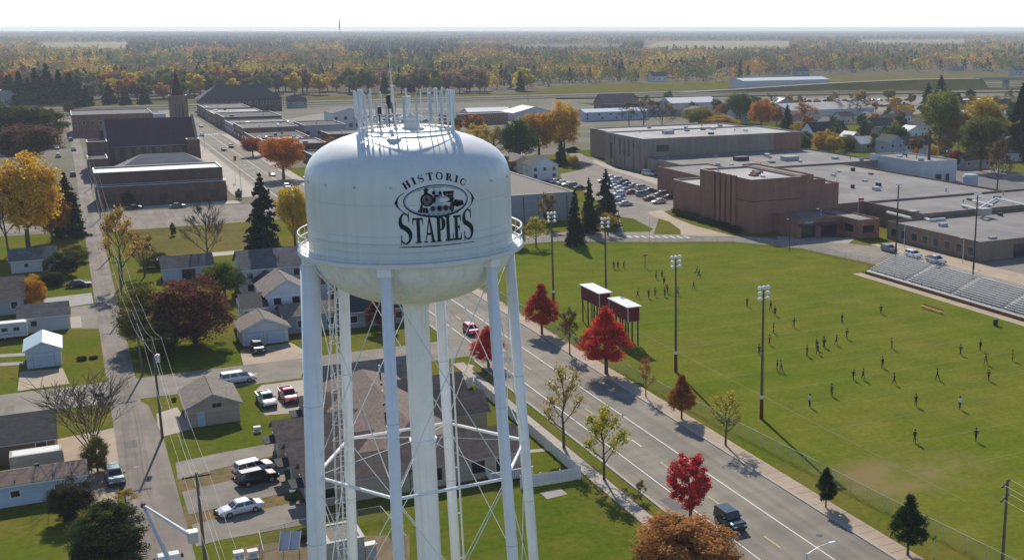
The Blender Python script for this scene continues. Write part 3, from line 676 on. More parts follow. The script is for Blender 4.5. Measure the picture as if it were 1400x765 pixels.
for p in [[(-.30,.20),(.92,.13),(.92,.17),(-.30,.25)], [(-.40,-.14),(.95,-.14),(.95,-.11),(-.40,-.11)], [(-.2,-.40),(.75,-.42),(.75,-.38),(-.2,-.36)], [(-1.0,-.20),(-.5,-.24),(-.5,-.20),(-1.0,-.15)],
          [(.50,.28),(.68,.27),(.68,.40),(.50,.41)], [(.76,.27),(.94,.26),(.94,.39),(.76,.40)], [(-1.12,-.58),(-1.06,-.58),(-.96,-.38),(-1.0,-.38)], [(-.95,-.62),(-.90,-.62),(-.84,-.38),(-.88,-.38)], [(-.76,-.65),(-.71,-.65),(-.68,-.38),(-.72,-.38)],
          [(1.15,-.10),(1.55,-.17),(1.55,-.13),(1.15,-.06)]]: LQ(p, 1)
for x in np.linspace(-1.2, 1.1, 9): LQ([(x,-.80),(x+.16,-.80),(x+.16,-.76),(x,-.76)], 0)
P.stroke([(OX-.64, OY+.78), (OX-.4, OY+.80), (OX+.2, OY+.76)], .02, 1)
P.build('locomotive', [M['loco_black'], M['loco_grey']], em)
# ================================================================== BUILDINGS
GLASS = M['window_glass']
class Bld:
    """building centred on its Empty; faces: f (-Y), b (+Y), l (-X), r (+X)"""
    def __init__(s, name, label, cat, x0, x1, y0, y1, h, wall, roof='gable', axis='x', rise=2.0, over=.35, roofm='roof_grey', group=None, parent=None, z0=0.0, wname='wall', parapet=.45, trim=None, rname='roof'):
        s.w, s.d, s.h, s.z0 = x1 - x0, y1 - y0, h, z0
        cx, cy_ = (x0+x1)/2, (y0+y1)/2
        if parent is None:
            s.root = empty(name, (cx, cy_, 0), 0, label, cat, group); s.o = (0, 0); s.base = s.root
        else:
            s.root = parent.root if isinstance(parent, Bld) else parent
            s.o = (cx - s.root.location.x, cy_ - s.root.location.y)
        w, d = s.w/2, s.d/2; ox, oy = s.o; b = MB()
        if roof == 'flat':
            b.box(-w, w, -d, d, z0, h - parapet)
            for (a, c, e, f) in ((-w, w, -d, -d+.3), (-w, w, d-.3, d), (-w, -w+.3, -d+.3, d-.3), (w-.3, w, -d+.3, d-.3)): b.box(a, c, e, f, h - parapet, h)
            s.wall = b.build(wname, M[wall], s.root, (ox, oy, 0))
            r = MB(); r.box(-w+.3, w-.3, -d+.3, d-.3, h - parapet - .1, h - parapet + .06); s.roof = r.build(rname, M[roofm], s.root, (ox, oy, 0))
            if trim:
                for (nm, a, c, e, f) in (('f', -w-.06, w+.06, -d-.06, -d+.36), ('l', -w-.06, -w+.36, -d+.37, d+.06), ('r', w-.36, w+.06, -d+.37, d+.06), ('b', -w+.37, w-.37, d-.36, d+.06)):
                    r = MB(); r.box(a, c, e, f, h, h + .10); r.build('coping', M[trim], s.root, (ox, oy, 0))
        else:
            e = over
            if roof == 'gable':
                if axis == 'x':
                    b.prism([(-w,-d),(w,-d),(w,d),(-w,d)], z0, h)
                    for x in (-w, w): b.poly([(x,-d,h),(x,d,h),(x,0,h+rise)] if x > 0 else [(x,d,h),(x,-d,h),(x,0,h+rise)])
                    sl = rise/d; ez = h - sl*e
                    for sg in (-1, 1):
                        r = MB(); q = [(-w-e, sg*(d+e), ez), (w+e, sg*(d+e), ez), (w+e, 0, h+rise), (-w-e, 0, h+rise)]
                        if sg > 0: q = q[::-1]
                        s._slab(r, q); r.build(rname, M[roofm], s.root, (ox, oy, .05))
                else:
                    b.prism([(-w,-d),(w,-d),(w,d),(-w,d)], z0, h)
                    for y in (-d, d): b.poly([(w,y,h),(-w,y,h),(0,y,h+rise)] if y > 0 else [(-w,y,h),(w,y,h),(0,y,h+rise)])
                    sl = rise/w; ez = h - sl*e
                    for sg in (-1, 1):
                        r = MB(); q = [(sg*(w+e), -d-e, ez), (sg*(w+e), d+e, ez), (0, d+e, h+rise), (0, -d-e, h+rise)]
                        if sg < 0: q = q[::-1]
                        s._slab(r, q); r.build(rname, M[roofm], s.root, (ox, oy, .05))
            else:  # hip
                b.box(-w, w, -d, d, z0, h); r = MB(); W_, D_ = w+e, d+e; m = min(W_, D_); ez = h - .1
                if W_ >= D_: p, q = (-W_+m, 0), (W_-m, 0)
                else: p, q = (0, -D_+m), (0, D_-m)
                c = [(-W_,-D_,ez),(W_,-D_,ez),(W_,D_,ez),(-W_,D_,ez)]; P0, P1 = (*p, h+rise), (*q, h+rise)
                fs = [[c[0],c[1],P1,P0],[c[1],c[2],P1],[c[2],c[3],P0,P1],[c[3],c[0],P0]] if W_ >= D_ else [[c[0],c[1],P0],[c[1],c[2],P1,P0],[c[2],c[3],P1],[c[3],c[0],P0,P1]]
                for f in fs: r.poly(f)
                r.poly(c[::-1]); s.roof = r.build(rname, M[roofm], s.root, (ox, oy, .02))
            s.wall = b.build(wname, M[wall], s.root, (ox, oy, 0))
            if roof == 'gable' and trim:
                r = MB(); t_ = .12
                if axis == 'y':
                    for sg in (-1, 1):
                        r = MB(); r.tube((sg*(w+e), -d-e-.02, ez), (0, -d-e-.02, h+rise), .09, n=4); r.build('fascia', M[trim], s.root, (ox, oy, .03))
                else:
                    r.box(-w-e, w+e, -d-e-.05, -d-e, ez-.1, ez+.08); r.build('fascia', M[trim], s.root, (ox, oy, .03))
    def _slab(s, r, q, t=.13):
        a, b_, c = Vector(q[0]), Vector(q[1]), Vector(q[2]); n = (b_-a).cross(c-a).normalized()
        if n.z < 0: n = -n
        up = [Vector(p) + n*t for p in q]; r.poly(up); r.poly(q[::-1])
        for i in range(4): j = (i+1) % 4; r.poly([q[i], q[j], up[j], up[i]])
    def at(s, face, t, off=0.0):
        ox, oy = s.o; w, d = s.w/2, s.d/2
        if face == 'f': return (ox - w + t, oy - d - off), 0
        if face == 'b': return (ox - w + t, oy + d + off), math.pi
        if face == 'l': return (ox - w - off, oy - d + t), -math.pi/2
        return (ox + w + off, oy - d + t), math.pi/2
    def win(s, face, t, z, w=1.1, h=1.3, frame='trim_white', name='window'):
        (x, y), rz = s.at(face, t, .02)
        fr = boxpart(name, w + .2, .08, h + .2, M[frame], s.root, (x, y, z - .1), rz)
        boxpart('pane', w, .05, h, GLASS, fr, (0, -.03, .1)); return fr
    def row(s, face, n, z, w=1.1, h=1.3, t0=None, t1=None, frame='trim_white'):
        L_ = s.w if face in 'fb' else s.d; t0 = 1.5 if t0 is None else t0; t1 = L_ - 1.5 if t1 is None else t1
        for i in range(n): s.win(face, t0 + (t1 - t0) * (i / (n-1) if n > 1 else .5), z, w, h, frame)
    def door(s, face, t, w=1.0, h=2.1, m='siding_brown'):
        (x, y), rz = s.at(face, t, .03); dd = boxpart('door', w, .09, h, M[m], s.root, (x, y, s.z0), rz)
        boxpart('handle', .08, .06, .16, M['steel'], dd, (w*.36, -.06, h*.46)); return dd
    def gdoor(s, face, t, w=2.6, h=2.2, m='siding_pale'):
        (x, y), rz = s.at(face, t, .03); f = boxpart('garage_door', w + .2, .06, h + .1, M['trim_grey'], s.root, (x, y, .02), rz)
        for k in range(4): boxpart('panel', w, .06, h/4 - .03, M[m], f, (0, -.03, .02 + k*h/4))
    def block(s, name, x, y, z, w, d, h, m):
        return boxpart(name, w, d, h, M[m], s.root, (s.o[0] + x, s.o[1] + y, z))
    def vents(s, n, z, seed=0, m=('steel', 'trim_grey', 'steel_dark')):
        rn = random.Random(seed)
        for i in range(n):
            x, y = rn.uniform(-.45, .45)*s.w, rn.uniform(-.42, .42)*s.d
            if rn.random() < .45:
                b = MB(); hh = rn.uniform(.5, 1.1); r_ = rn.uniform(.18, .35); b.tube((0,0,0),(0,0,hh), r_*.7, n=8); b.tube((0,0,hh),(0,0,hh+.25), r_, r_*.6, n=8)
                b.build('roof_vent', M[rn.choice(m)], s.root, (s.o[0]+x, s.o[1]+y, z))
            else: s.block('roof_unit', x, y, z, rn.choice((.9, 1.3, 2.0)), rn.choice((.9, 1.3, 1.8)), rn.choice((.5, .8, 1.1)), rn.choice(m))

# ------------------------------------------------------------------ school
SC = Bld('school_building', 'large flat-roofed brick school with a windowless auditorium and low classroom wings', 'school', 189.2, 258.5, 393, 428, 12.4, 'brick_tan', 'flat', roofm='roof_flat_light', trim='trim_grey')
sch = SC
A1 = Bld('', '', '', 195.6, 259.5, 428.4, 458, 11.5, 'brick_tan', 'flat', roofm='roof_flat_light', parent=SC, trim='trim_grey')
A2 = Bld('', '', '', 246, 258.56, 392.9, 393.1, 12.3, 'brick_red', 'flat', roofm='roof_flat', parent=SC, wname='brick_panel', parapet=.1)
for t in (4, 9): SC.win('l', t, 8.6, 1.2, 2.0, 'trim_dark')
for t in (13, 17, 21): SC.win('l', t, 5.0, 1.3, 6.0, 'trim_dark')
SC.win('f', 8, 7.6, 5.0, 2.2, 'trim_dark'); SC.win('l', 29, 2.5, 1.4, 6.0, 'trim_dark')
for t in (3, 9, 17, 26, 30): SC.block('pilaster', -SC.w/2 - .25, -SC.d/2 + t, 0, .5, .9, 12.0, 'brick_tan')
SC.vents(10, 11.98, 3); A1.vents(8, 11.1, 4); SC.block('roof_unit', -14, 3, 11.98, 4, 3, 1.4, 'trim_grey')
W1 = Bld('', '', '', 190.4, 262, 345, 392.8, 5.6, 'brick_tan', 'flat', roofm='roof_flat', parent=SC, trim='trim_dark')
for i in range(7): W1.win('l', 12 + i * 4.2, .6, 3.2, 3.4, 'trim_dark')
W1.vents(16, 5.2, 5); W1.block('roof_unit', -8, 2, 5.2, 5, 3.2, 1.5, 'steel_dark'); W1.block('roof_unit', 8, -6, 5.2, 6, 3.4, 1.6, 'trim_grey')
W2 = Bld('', '', '', 183.2, 244.5, 262, 344.8, 5.5, 'brick_red', 'flat', roofm='roof_flat', parent=SC, trim='trim_dark'); W2.vents(22, 5.1, 6)
for k in range(4): W2.block('skylight', -22 + k*1.0, 22 + k * 4.5, 5.1, 1.6, 3.2, .5, 'steel_dark')
AU = Bld('', '', '', 155.6, 171, 259.2, 287, 14.1, 'brick_red', 'flat', roofm='roof_flat_light', parent=SC, wname='auditorium_wall', trim='trim_grey')
Bld('', '', '', 171.02, 175.6, 260.2, 290, 14.4, 'brick_red', 'flat', roofm='roof_flat', parent=SC, wname='auditorium_wall')
Bld('', '', '', 175.62, 179.6, 260.6, 290, 13.0, 'brick_red', 'flat', roofm='roof_flat', parent=SC, wname='auditorium_wall')
Bld('', '', '', 179.62, 184.4, 261.0, 290, 11.6, 'brick_red', 'flat', roofm='roof_flat', parent=SC, wname='auditorium_wall')
B3 = Bld('', '', '', 155.9, 171, 287.02, 304, 9.3, 'brick_red', 'flat', roofm='roof_flat_light', parent=SC, wname='auditorium_wall', trim='trim_grey')
Bld('', '', '', 171.05, 190, 290.1, 344.9, 8.2, 'brick_red', 'flat', roofm='roof_flat', parent=SC, wname='auditorium_wall')
for i in range(5):
    AU.block('pilaster', -AU.w/2 - .3, -AU.d/2 + 8.0 + i*2.9, 0, .6, 1.7, 14.45, 'brick_red')
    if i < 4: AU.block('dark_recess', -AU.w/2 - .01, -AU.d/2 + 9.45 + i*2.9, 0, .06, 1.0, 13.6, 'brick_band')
AU.block('brick_band', 0, -AU.d/2 - .01, 8.3, AU.w + .04, .06, .22, 'brick_band'); AU.block('brick_band', -AU.w/2 - .01, -9.8, 8.3, .06, 8, .22, 'brick_band')
for k in range(3): AU.block('skylight', -1 + k*2.6, -4 + k * 3.5, 13.7, 1.8, 2.4, .45, 'brick_band')
AU.vents(5, 13.7, 8); 
# shrubs along the auditorium are built with the plants; entrance block
E1 = Bld('', '', '', 162.5, 176.0, 247.5, 259.0, 5.0, 'brick_red', 'flat', roofm='roof_flat', parent=SC, wname='entrance_wall')
E2 = Bld('', '', '', 176.02, 182.6, 240.0, 261, 4.9, 'brick_red', 'flat', roofm='roof_flat', parent=SC, wname='entrance_wall')
for t, w in ((3.4, 4.2), (9.6, 4.6)): E1.win('f', t, .2, w, 3.1, 'trim_dark', 'glass_entrance')
E1.block('sign_board', -3.4, -E1.d/2 - .12, 3.55, 2.6, .12, .75, 'siding_blue'); E2.win('f', 3.2, 1.6, 3.4, 1.6, 'trim_dark'); E2.win('l', 4, 1.6, 3.4, 1.6, 'trim_dark')
E1.block('canopy', 0, -E1.d/2 - 1.0, 3.35, E1.w, 2.0, .3, 'brick_band')
W3 = Bld('', '', '', 182.8, 300, 202.5, 237.0, 4.5, 'brick_wing', 'flat', roofm='roof_flat', parent=SC, trim='trim_dark')
for i in range(8): W3.win('l', 3.0 + i * 4.1, 1.1, 1.9, 1.9, 'trim_grey')
for t, w in ((12, 3.2),): W3.win('f', t, .2, w, 3.0, 'trim_dark', 'glass_entrance')
W3.win('f', 16.5, .2, 2.6, 3.0, 'trim_dark', 'glass_entrance')
W3.vents(22, 4.1, 12); 
W4 = Bld('', '', '', 194, 300, 237.02, 261.9, 5.5, 'brick_wing', 'flat', roofm='roof_flat', parent=SC, trim='trim_dark'); W4.vents(12, 5.1, 13)
# white duct runs on the roofs
def duct(pts, z, r=.3):
    for (a, c) in zip(pts, pts[1:]):
        b = MB(); b.tube((a[0]-SC.root.location.x, a[1]-SC.root.location.y, z), (c[0]-SC.root.location.x, c[1]-SC.root.location.y, z), r, n=6); b.build('roof_duct', M['roof_white'], SC.root)
duct([G(1213,290,4.45), G(1245,298,4.45)], 4.45, .4); duct([G(1253,295,4.45), G(1272,301,4.45), G(1292,299,4.45)], 4.45, .4); duct([G(1315,280,5.8), G(1337,286,5.8), G(1362,271,5.8), G(1420,284,5.8)], 5.8); duct([G(1330,274,5.8), G(1358,281,5.8)], 5.8)
for p in ((1318,279),(1340,284),(1365,272),(1385,276)):
    x, y = G(*p, 5.6); b = MB(); b.tube((0,0,0),(0,0,.6),.15,n=5); b.build('duct_support', M['steel'], SC.root, (x-SC.root.location.x, y-SC.root.location.y, 5.0))
x, y = G(1247, 293, 4.5); boxpart('roof_unit', 3.0, 2.2, 1.5, M['trim_grey'], SC.root, (x-SC.root.location.x, y-SC.root.location.y, 4.05))
x, y = G(1345, 290, 5.5); boxpart('roof_unit', 3.4, 2.4, 1.7, M['trim_grey'], SC.root, (x-SC.root.location.x, y-SC.root.location.y, 4.9))
BO = Bld('boiler_house', 'pale grey boiler house with a tall dark chimney behind the school', 'building', 260.5, 276.5, 320.5, 350, 7.4, 'siding_pale', 'flat', roofm='roof_flat', trim='trim_grey')
b = MB(); b.tube((0,0,7.0),(0,0,17.5),.55,.45,10); b.build('chimney', M['steel_dark'], BO.root, (1, -8, 0))
BO.win('f', 8, .1, 2.4, 2.6, 'trim_dark', 'service_door'); BO.win('f', 12, .1, 1.4, 2.6, 'trim_dark', 'service_door'); BO.vents(5, 7.0, 9)
b = MB(); b.lathe([(0,0),(2.4,0),(2.6,.4),(2.6,3.6),(2.2,4.4),(0,4.7)], 18); tag(b.build('storage_tank', M['siding_lightblue'], None, (*G(1326, 256), 0), smooth=False), 'squat pale tank beside the boiler house', 'tank')

# ------------------------------------------------------------------ grey hall by the field
HL = Bld('school_hall', 'long grey flat-roofed hall behind the three dark spruces', 'hall', 86, 124.2, 303, 398, 7.8, 'siding_grey', 'flat', roofm='roof_tan', parapet=.25, trim='trim_grey')
HL.row('f', 9, .0, .25, 7.0, 2, 36, 'trim_grey'); HL.vents(4, 7.6, 2); HL.win('f', 30, .1, 2.0, 2.4, 'trim_dark', 'service_door')

# ------------------------------------------------------------------ church, long brick building, downtown
LB = Bld('brick_building', 'long low dark-brick building with white roof edge facing the worn street', 'building', 5.8, 42.4, 388, 393, 6.2, 'brick_dark', 'flat', roofm='roof_dark', trim='trim_white')
LU = Bld('', '', '', 6.0, 42.2, 393.02, 409, 9.9, 'brick_dark', 'flat', roofm='roof_white', parent=LB, trim='trim_white')
LB.row('f', 5, 1.4, 2.0, 2.0, 4, 33, 'trim_dark'); LB.door('f', 18, 1.4, 2.4, 'trim_dark'); LB.win('l', 2.5, 2.0, 1.4, 1.6, 'trim_dark')
for i in range(6): LB.block('pilaster', -16.5 + i*6.6, -2.6, 0, .6, .25, 5.9, 'brick_dark')
HP = Bld('grey_house', 'low grey hip-roofed building between the brick building and the church', 'building', 14, 44, 440, 456, 5.2, 'siding_grey', 'hip', rise=4.6, roofm='roof_flat', over=.6); HP.row('f', 6, 2, 1.4, 1.4)
CH = Bld('church', 'dark brick church with steep maroon roof and a slim red spire', 'church', 13.4, 44.4, 492, 517, 9.0, 'brick_dark', 'gable', 'x', 9.2, .5, 'roof_maroon', trim='trim_grey')
CH.row('f', 8, 3.6, 1.5, 4.2, 3, 28, 'trim_grey')
for i in range(9): CH.block('buttress', -15.2 + i * 3.8, -12.9, 0, .7, .8, 7.8, 'brick_dark')
for xx in (-16.0, 15.8):
    b = MB(); b.prism([(-.45,-13.4),(.45,-13.4),(.45,13.4),(-.45,13.4)], 0, 9.6); 
    b.poly([(-.45,-13.4,9.6),(-.45,0,19.3),(-.45,13.4,9.6)]); b.poly([(.45,-13.4,9.6),(.45,13.4,9.6),(.45,0,19.3)]); b.poly([(-.45,-13.4,9.6),(.45,-13.4,9.6),(.45,0,19.3),(-.45,0,19.3)]); b.poly([(.45,13.4,9.6),(-.45,13.4,9.6),(-.45,0,19.3),(.45,0,19.3)])
    b.build('gable_wall', M['brick_tan'], CH.root, (xx, 0, 0))
TR = Bld('', '', '', 6.6, 13.2, 495, 512, 8.5, 'brick_dark', 'gable', 'x', 5.5, .3, 'roof_maroon', parent=CH); 
for xx in (3.0, 9.0): pass
AX = Bld('', '', '', 6.2, 13.0, 484, 494.8, 11.6, 'brick_dark', 'flat', roofm='roof_dark', parent=CH, wname='stair_tower', trim='trim_grey')
AX2 = Bld('', '', '', 5.6, 12.0, 462, 483.8, 7.5, 'brick_dark', 'flat', roofm='roof_dark', parent=CH, wname='annex_wall', trim='trim_grey'); AX2.row('f', 2, 2.5, 1.2, 2, frame='trim_dark'); AX2.row('l', 4, 2.5, 1.2, 2, frame='trim_dark')
PT = Bld('', '', '', 40.5, 45.0, 486, 491.9, 11.0, 'brick_dark', 'flat', roofm='roof_dark', parent=CH, wname='porch_tower', trim='trim_grey'); PT.win('f', 2.2, 5, 1.0, 3.2, 'trim_dark')
ZB = Zat(131, 41, 556); ZT = Zat(95, 44.4, 559)
BT = Bld('', '', '', 40.8, 48.0, 555, 562, ZB, 'brick_wing', 'flat', roofm='roof_dark', parent=CH, wname='bell_tower', trim='trim_grey', parapet=.6)
for f in 'fl':
    for t in (2.2, 3.6, 5.0): BT.win(f, t, ZB - 9, .7, 5.6, 'trim_grey', 'louvre')
b = MB(); b.lathe([(2.6, ZB - .6), (2.2, ZB + 1.0), (0.0, ZT)], 8); b.build('spire', M['spire_red'], CH.root, (44.4 - CH.root.location.x, 558.5 - CH.root.location.y, 0))
CB = Bld('', '', '', 30, 43.3, 517.6, 554.8, 10, 'brick_dark', 'flat', roofm='roof_dark', parent=CH)
LR = Bld('brick_block', 'long mauve-brick block behind the church', 'building', 3.0, 40, 660, 700, 10.5, 'brick_red', 'flat', roofm='roof_grey', trim='trim_grey'); LR.row('f', 10, 5.5, 1.2, 1.8)
Bld('white_shed', 'small white-roofed building behind the mauve brick block', 'building', 12, 22, 735, 747, 6, 'siding_pale', 'flat', roofm='roof_white')
Bld('white_shed', 'low bright roof behind the church spire', 'building', 36, 50, 715, 725, 6.5, 'siding_pale', 'flat', roofm='roof_white')
# far side of main street, nearest first
DT = [(74.5,96,505,530,8,'brick_dark','roof_flat','two-storey dark brick shop at the near end of the row'),
      (74.5,92,531,552,7.4,'brick_red','roof_flat_light','red brick shop with a pale flat roof in the row'),
      (74.5,98,553,590,6.2,'siding_brown','roof_dark','low brown shop with a dark roof in the row'),
      (74.5,100,592,628,8.6,'brick_red','roof_grey','broad brick shop with a grey roof in the row'),
      (74.5,104,630,664,7.2,'siding_grey','roof_flat','grey shop halfway along the row'),
      (74.5,104,666,706,9.0,'brick_dark','roof_dark','tall dark shop far along the row'),
      (74.5,102,708,752,7.8,'brick_red','roof_flat_light','shop with a bright roof far along the row'),
      (74.5,100,754,800,8.4,'brick_dark','roof_grey','last dark shop of the row before the depot')]
for (x0,x1,y0,y1,h,wm,rm,lab) in DT:
    h *= .74
    B = Bld('shop', lab, 'shop', x0, x1, y0, y1, h, wm, 'flat', roofm=rm, group='shops along the main street', trim='trim_grey')
    B.row('l', max(3, int((y1-y0)/6)), h*.55, 1.3, 1.6, frame='trim_dark'); B.row('f', 4, h*.55, 1.2, 1.5, frame='trim_dark'); B.row('l', 3, .5, 3.4, 2.4, 4, y1-y0-4, 'trim_dark'); B.vents(4, h-.4, int(y0))
    b = MB(); b.box(-.9, 0, -(y1-y0)/2+1, (y1-y0)/2-1, 2.9, 3.15); b.build('awning', M['siding_brown'], B.root, (-B.w/2, 0, 0))
DP = Bld('depot', 'broad brick railway depot under a dark blue hip roof at the end of the street', 'depot', 78, 128, 815, 838, 8.0, 'brick_dark', 'hip', rise=8.5, over=1.2, roofm='roof_navy'); DP.row('f', 14, 4.2, 1.6, 2.0, frame='trim_white'); DP.row('f', 7, .6, 2.0, 2.6, frame='trim_dark')
WH = Bld('white_hall', 'white two-storey hall with a low gable behind the shops', 'building', 126, 144, 640, 664, 8.5, 'siding_pale', 'gable', 'y', 2.4, .4, 'roof_grey'); WH.row('f', 4, 5.2, 1.3, 1.5, frame='trim_dark'); WH.row('f', 5, 1.2, 1.6, 1.8, frame='trim_dark')
for (n_, lab, x0,x1,y0,y1,h,wm,rf,rm) in [
  ('low_building','low dark flat building beside the orange trees','',108,122,0,0,0,0)][:0]: pass
SMALL = [('low_building','low dark-roofed building before the white hall',108,138,560,582,4.6,'brick_dark','roof_grey'),
  ('low_building','low grey-roofed building by the orange street trees',84,112,470,492,4.2,'brick_dark','roof_grey'),
  ('low_building','dark flat building between shops and car park',104,124,600,630,6,'siding_grey','roof_dark')]
for (n_, lab, x0, x1, y0, y1, h, wm, rm) in SMALL:
    B = Bld(n_, lab, 'building', x0, x1, y0, y1, h, wm, 'flat', roofm=rm, trim='trim_grey'); B.row('f', 4, 1.6, 1.6, 1.5, frame='trim_dark'); B.vents(3, h-.4, int(y0))
# ================================================================== HOUSES, GARAGES, SHEDS
def hs(name, label, cat, px, py, w, d, h, wall, roof, axis, rise, roofm, group=None, **k):
    """front-left corner of the building surveyed at (px, py)"""
    x, y = G(px, py); return Bld(name, label, cat, x, x + w, y, y + d, h, wall, roof, axis, rise, roofm=roofm, group=group, **k)
# tan garage by the alley
B = Bld('garage', 'tan single garage with a grey-brown gable roof beside the alley', 'garage', 10.4, 16.9, 162.6, 171.8, 2.7, 'siding_tan', 'gable', 'y', 1.5, .45, 'roof_tan', trim='trim_grey')
B.gdoor('l', 4.6, 2.8, 2.1, 'siding_pale'); B.door('f', 1.6, .95, 2.0, 'siding_lightblue')
for t in (3.4, 4.0): B.win('f', t, 2.5, .35, .35, 'trim_dark')
# double garage and white house
B = Bld('garage', 'white double garage with a grey roof before the white house', 'garage', 22.6, 30.0, 203, 210.5, 2.7, 'siding_pale', 'gable', 'y', 1.7, .45, 'roof_tan', trim='trim_white')
B.gdoor('f', 2.0, 2.7, 2.1, 'siding_lightblue'); B.gdoor('f', 5.3, 2.7, 2.1, 'siding_lightblue')
H1 = Bld('house', 'white two-storey house with a grey gable roof behind the double garage', 'house', 28.4, 36.0, 215, 226, 5.8, 'siding_white', 'gable', 'y', 2.4, .4, 'roof_tan', trim='trim_white')
H1.win('f', 2.0, 3.9, 1.3, 1.2); H1.win('f', 5.2, 3.9, 1.3, 1.2); H1.win('f', 4.2, 1.2, 1.5, 1.2); H1.win('l', 3, 3.8, 1.1, 1.2)
H1b = Bld('', '', '', 24.2, 28.3, 213, 222, 4.2, 'siding_white', 'gable', 'x', 1.6, .3, 'roof_dark', parent=H1, trim='trim_white'); H1b.row('f', 4, 2.5, .75, 1.2, .55, 3.55); H1b.row('l', 3, 2.5, .9, 1.2)
H1c = Bld('', '', '', 30.1, 42, 208, 215, 3.0, 'siding_grey', 'gable', 'x', 1.5, .3, 'roof_tan', parent=H1); H1c.win('f', 3, 1, 1.2, 1.2); H1c.door('f', 5.5, 1, 2.1, 'siding_blue'); H1c.win('f', 8, 1, 1.2, 1.2)
H2 = Bld('house', 'white house under the tall spruce with a blue-grey roof', 'house', 28, 40, 243, 254, 5.4, 'siding_pale', 'gable', 'x', 2.8, .4, 'roof_grey', trim='trim_white'); H2.row('f', 3, 3.4, 1.1, 1.3); H2.row('f', 2, .9, 1.2, 1.4); H2.win('l', 4, 3.3)
H2b = Bld('', '', '', 30, 35, 239.4, 243, 3.2, 'siding_white', 'gable', 'y', 1.6, .3, 'roof_dark', parent=H2); H2b.row('f', 2, 1.1, .9, 1.2)
H3 = Bld('house', 'low house with a dark green roof seen between the tower legs', 'house', 40.5, 51.5, 207, 217, 3.2, 'siding_grey', 'gable', 'x', 3.6, .5, 'roof_green', trim='trim_white'); H3.row('f', 3, 1.0, 1.2, 1.2); H3.door('f', 4, 1, 2.1)
H4 = Bld('house', 'pale house with a dark roof behind the green-roofed house', 'house', 40, 51, 232, 243, 5.0, 'siding_blue', 'gable', 'x', 3.0, .4, 'roof_dark', trim='trim_white'); H4.row('f', 3, 3.2)
B = hs('garage', 'grey-roofed white garage beside the bare tree', 'garage', 224, 385, 10, 6.5, 2.8, 'siding_lightblue', 'gable', 'x', 1.9, 'roof_grey', trim='trim_white'); B.win('f', 5, .05, 2.6, 2.2, 'trim_grey', 'garage_door'); B.win('f', 8, 1.2, .8, .8)
B = Bld('garage', 'small white garage with a grey roof by the alley', 'garage', -10.9, -3.2, 230, 236, 2.75, 'siding_pale', 'gable', 'x', 1.6, .35, 'roof_grey', trim='trim_white'); B.win('f', 2.2, 1.2, .7, .7, 'trim_dark'); B.gdoor('r', 3, 2.6, 2.2)
B = Bld('shed', 'pale blue shed with a shiny metal gable roof on a concrete apron', 'shed', -9.4, -4.6, 204.4, 212.5, 2.9, 'siding_lightblue', 'gable', 'y', 1.15, .35, 'roof_metal', trim='trim_white'); B.gdoor('f', 2.4, 2.9, 2.2, 'siding_lightblue')
B = hs('garage', 'white garage with a slate roof left of the alley hedge', 'garage', 16, 374, 9.0, 6.5, 2.8, 'siding_pale', 'gable', 'x', 2.0, 'roof_grey', trim='trim_white'); B.win('f', 6.6, .1, 1.0, 2.0, 'trim_grey', 'door'); B.win('f', 3, 1.2, .8, .8)
B = Bld('house', 'brown-roofed house behind the small orange tree', 'house', -26, -10.6, 247, 257, 3.2, 'siding_grey', 'gable', 'x', 3.0, .5, 'roof_brown', trim='trim_grey'); B.row('f', 3, 1.1)
B = Bld('mobile_home', 'long mobile home with a brown roof and pale blue siding', 'mobile home', -30, -2.2, 143.2, 148.2, 2.5, 'siding_lightblue', 'gable', 'x', .75, .25, 'roof_brown', trim='trim_white'); B.row('f', 6, 1.1, .9, .7, 3, 25); B.door('f', 15, .9, 1.9, 'siding_pale')
for x, y in ((4, 1.2), (-2, -.9), (9, .8)): B.block('roof_vent', x, y, 2.9, .5, .5, .6, 'trim_dark')
for i in range(6): B.block('roof_seam', 3 + i*1.9, -1.25, 2.66, .06, 2.2, .32, 'roof_dark')
B = Bld('mobile_home', 'dark grey roofed building behind the mobile home', 'mobile home', -30, -5.4, 158.2, 168.4, 2.7, 'siding_brown', 'gable', 'x', 2.0, .4, 'roof_dark', trim='trim_grey'); B.block('roof_vent', 6, -2, 3.6, .7, .5, .5, 'trim_white')
B.row('f', 4, 1.1)
B = Bld('storage_trailer', 'narrow beige storage trailer with a white roof between two homes', 'trailer', -10.2, -4.6, 153.2, 155.8, 2.5, 'siding_beige', 'flat', roofm='roof_white', parapet=.05); B.door('r', 1.3, .9, 1.9, 'siding_brown')
for i in range(9): B.block('rib', -2.6 + i*.65, -1.33, .15, .06, .05, 2.3, 'siding_tan')
# camper by the left edge
cpx = empty('camper_trailer', (*G(12, 463), 0), 0, 'white camper trailer parked by the white garage', 'camper')
b = MB(); b.prism([(-3.4,-1.2),(2.6,-1.2),(3.0,-.9),(3.0,.9),(2.6,1.2),(-3.4,1.2)], .55, 2.9); b.build('body', M['siding_pale'], cpx)
b = MB(); b.box(-3.3, 2.7, -1.1, 1.1, 2.9, 3.0); b.build('roof', M['roof_white'], cpx)
for x in (-2.2, -.4, 1.4): boxpart('window', .9, .06, .6, GLASS, cpx, (x, -1.22, 1.6))
b = MB(); b.box(-3.4, 2.9, -1.23, -1.19, 1.0, 1.25); b.build('stripe', M['siding_blue'], cpx)
for x in (-.9, 0): 
    b = MB(); b.tube((x,-1.15,.34),(x,-.9,.34),.34,n=12); b.build('wheel', M['tyre'], cpx)

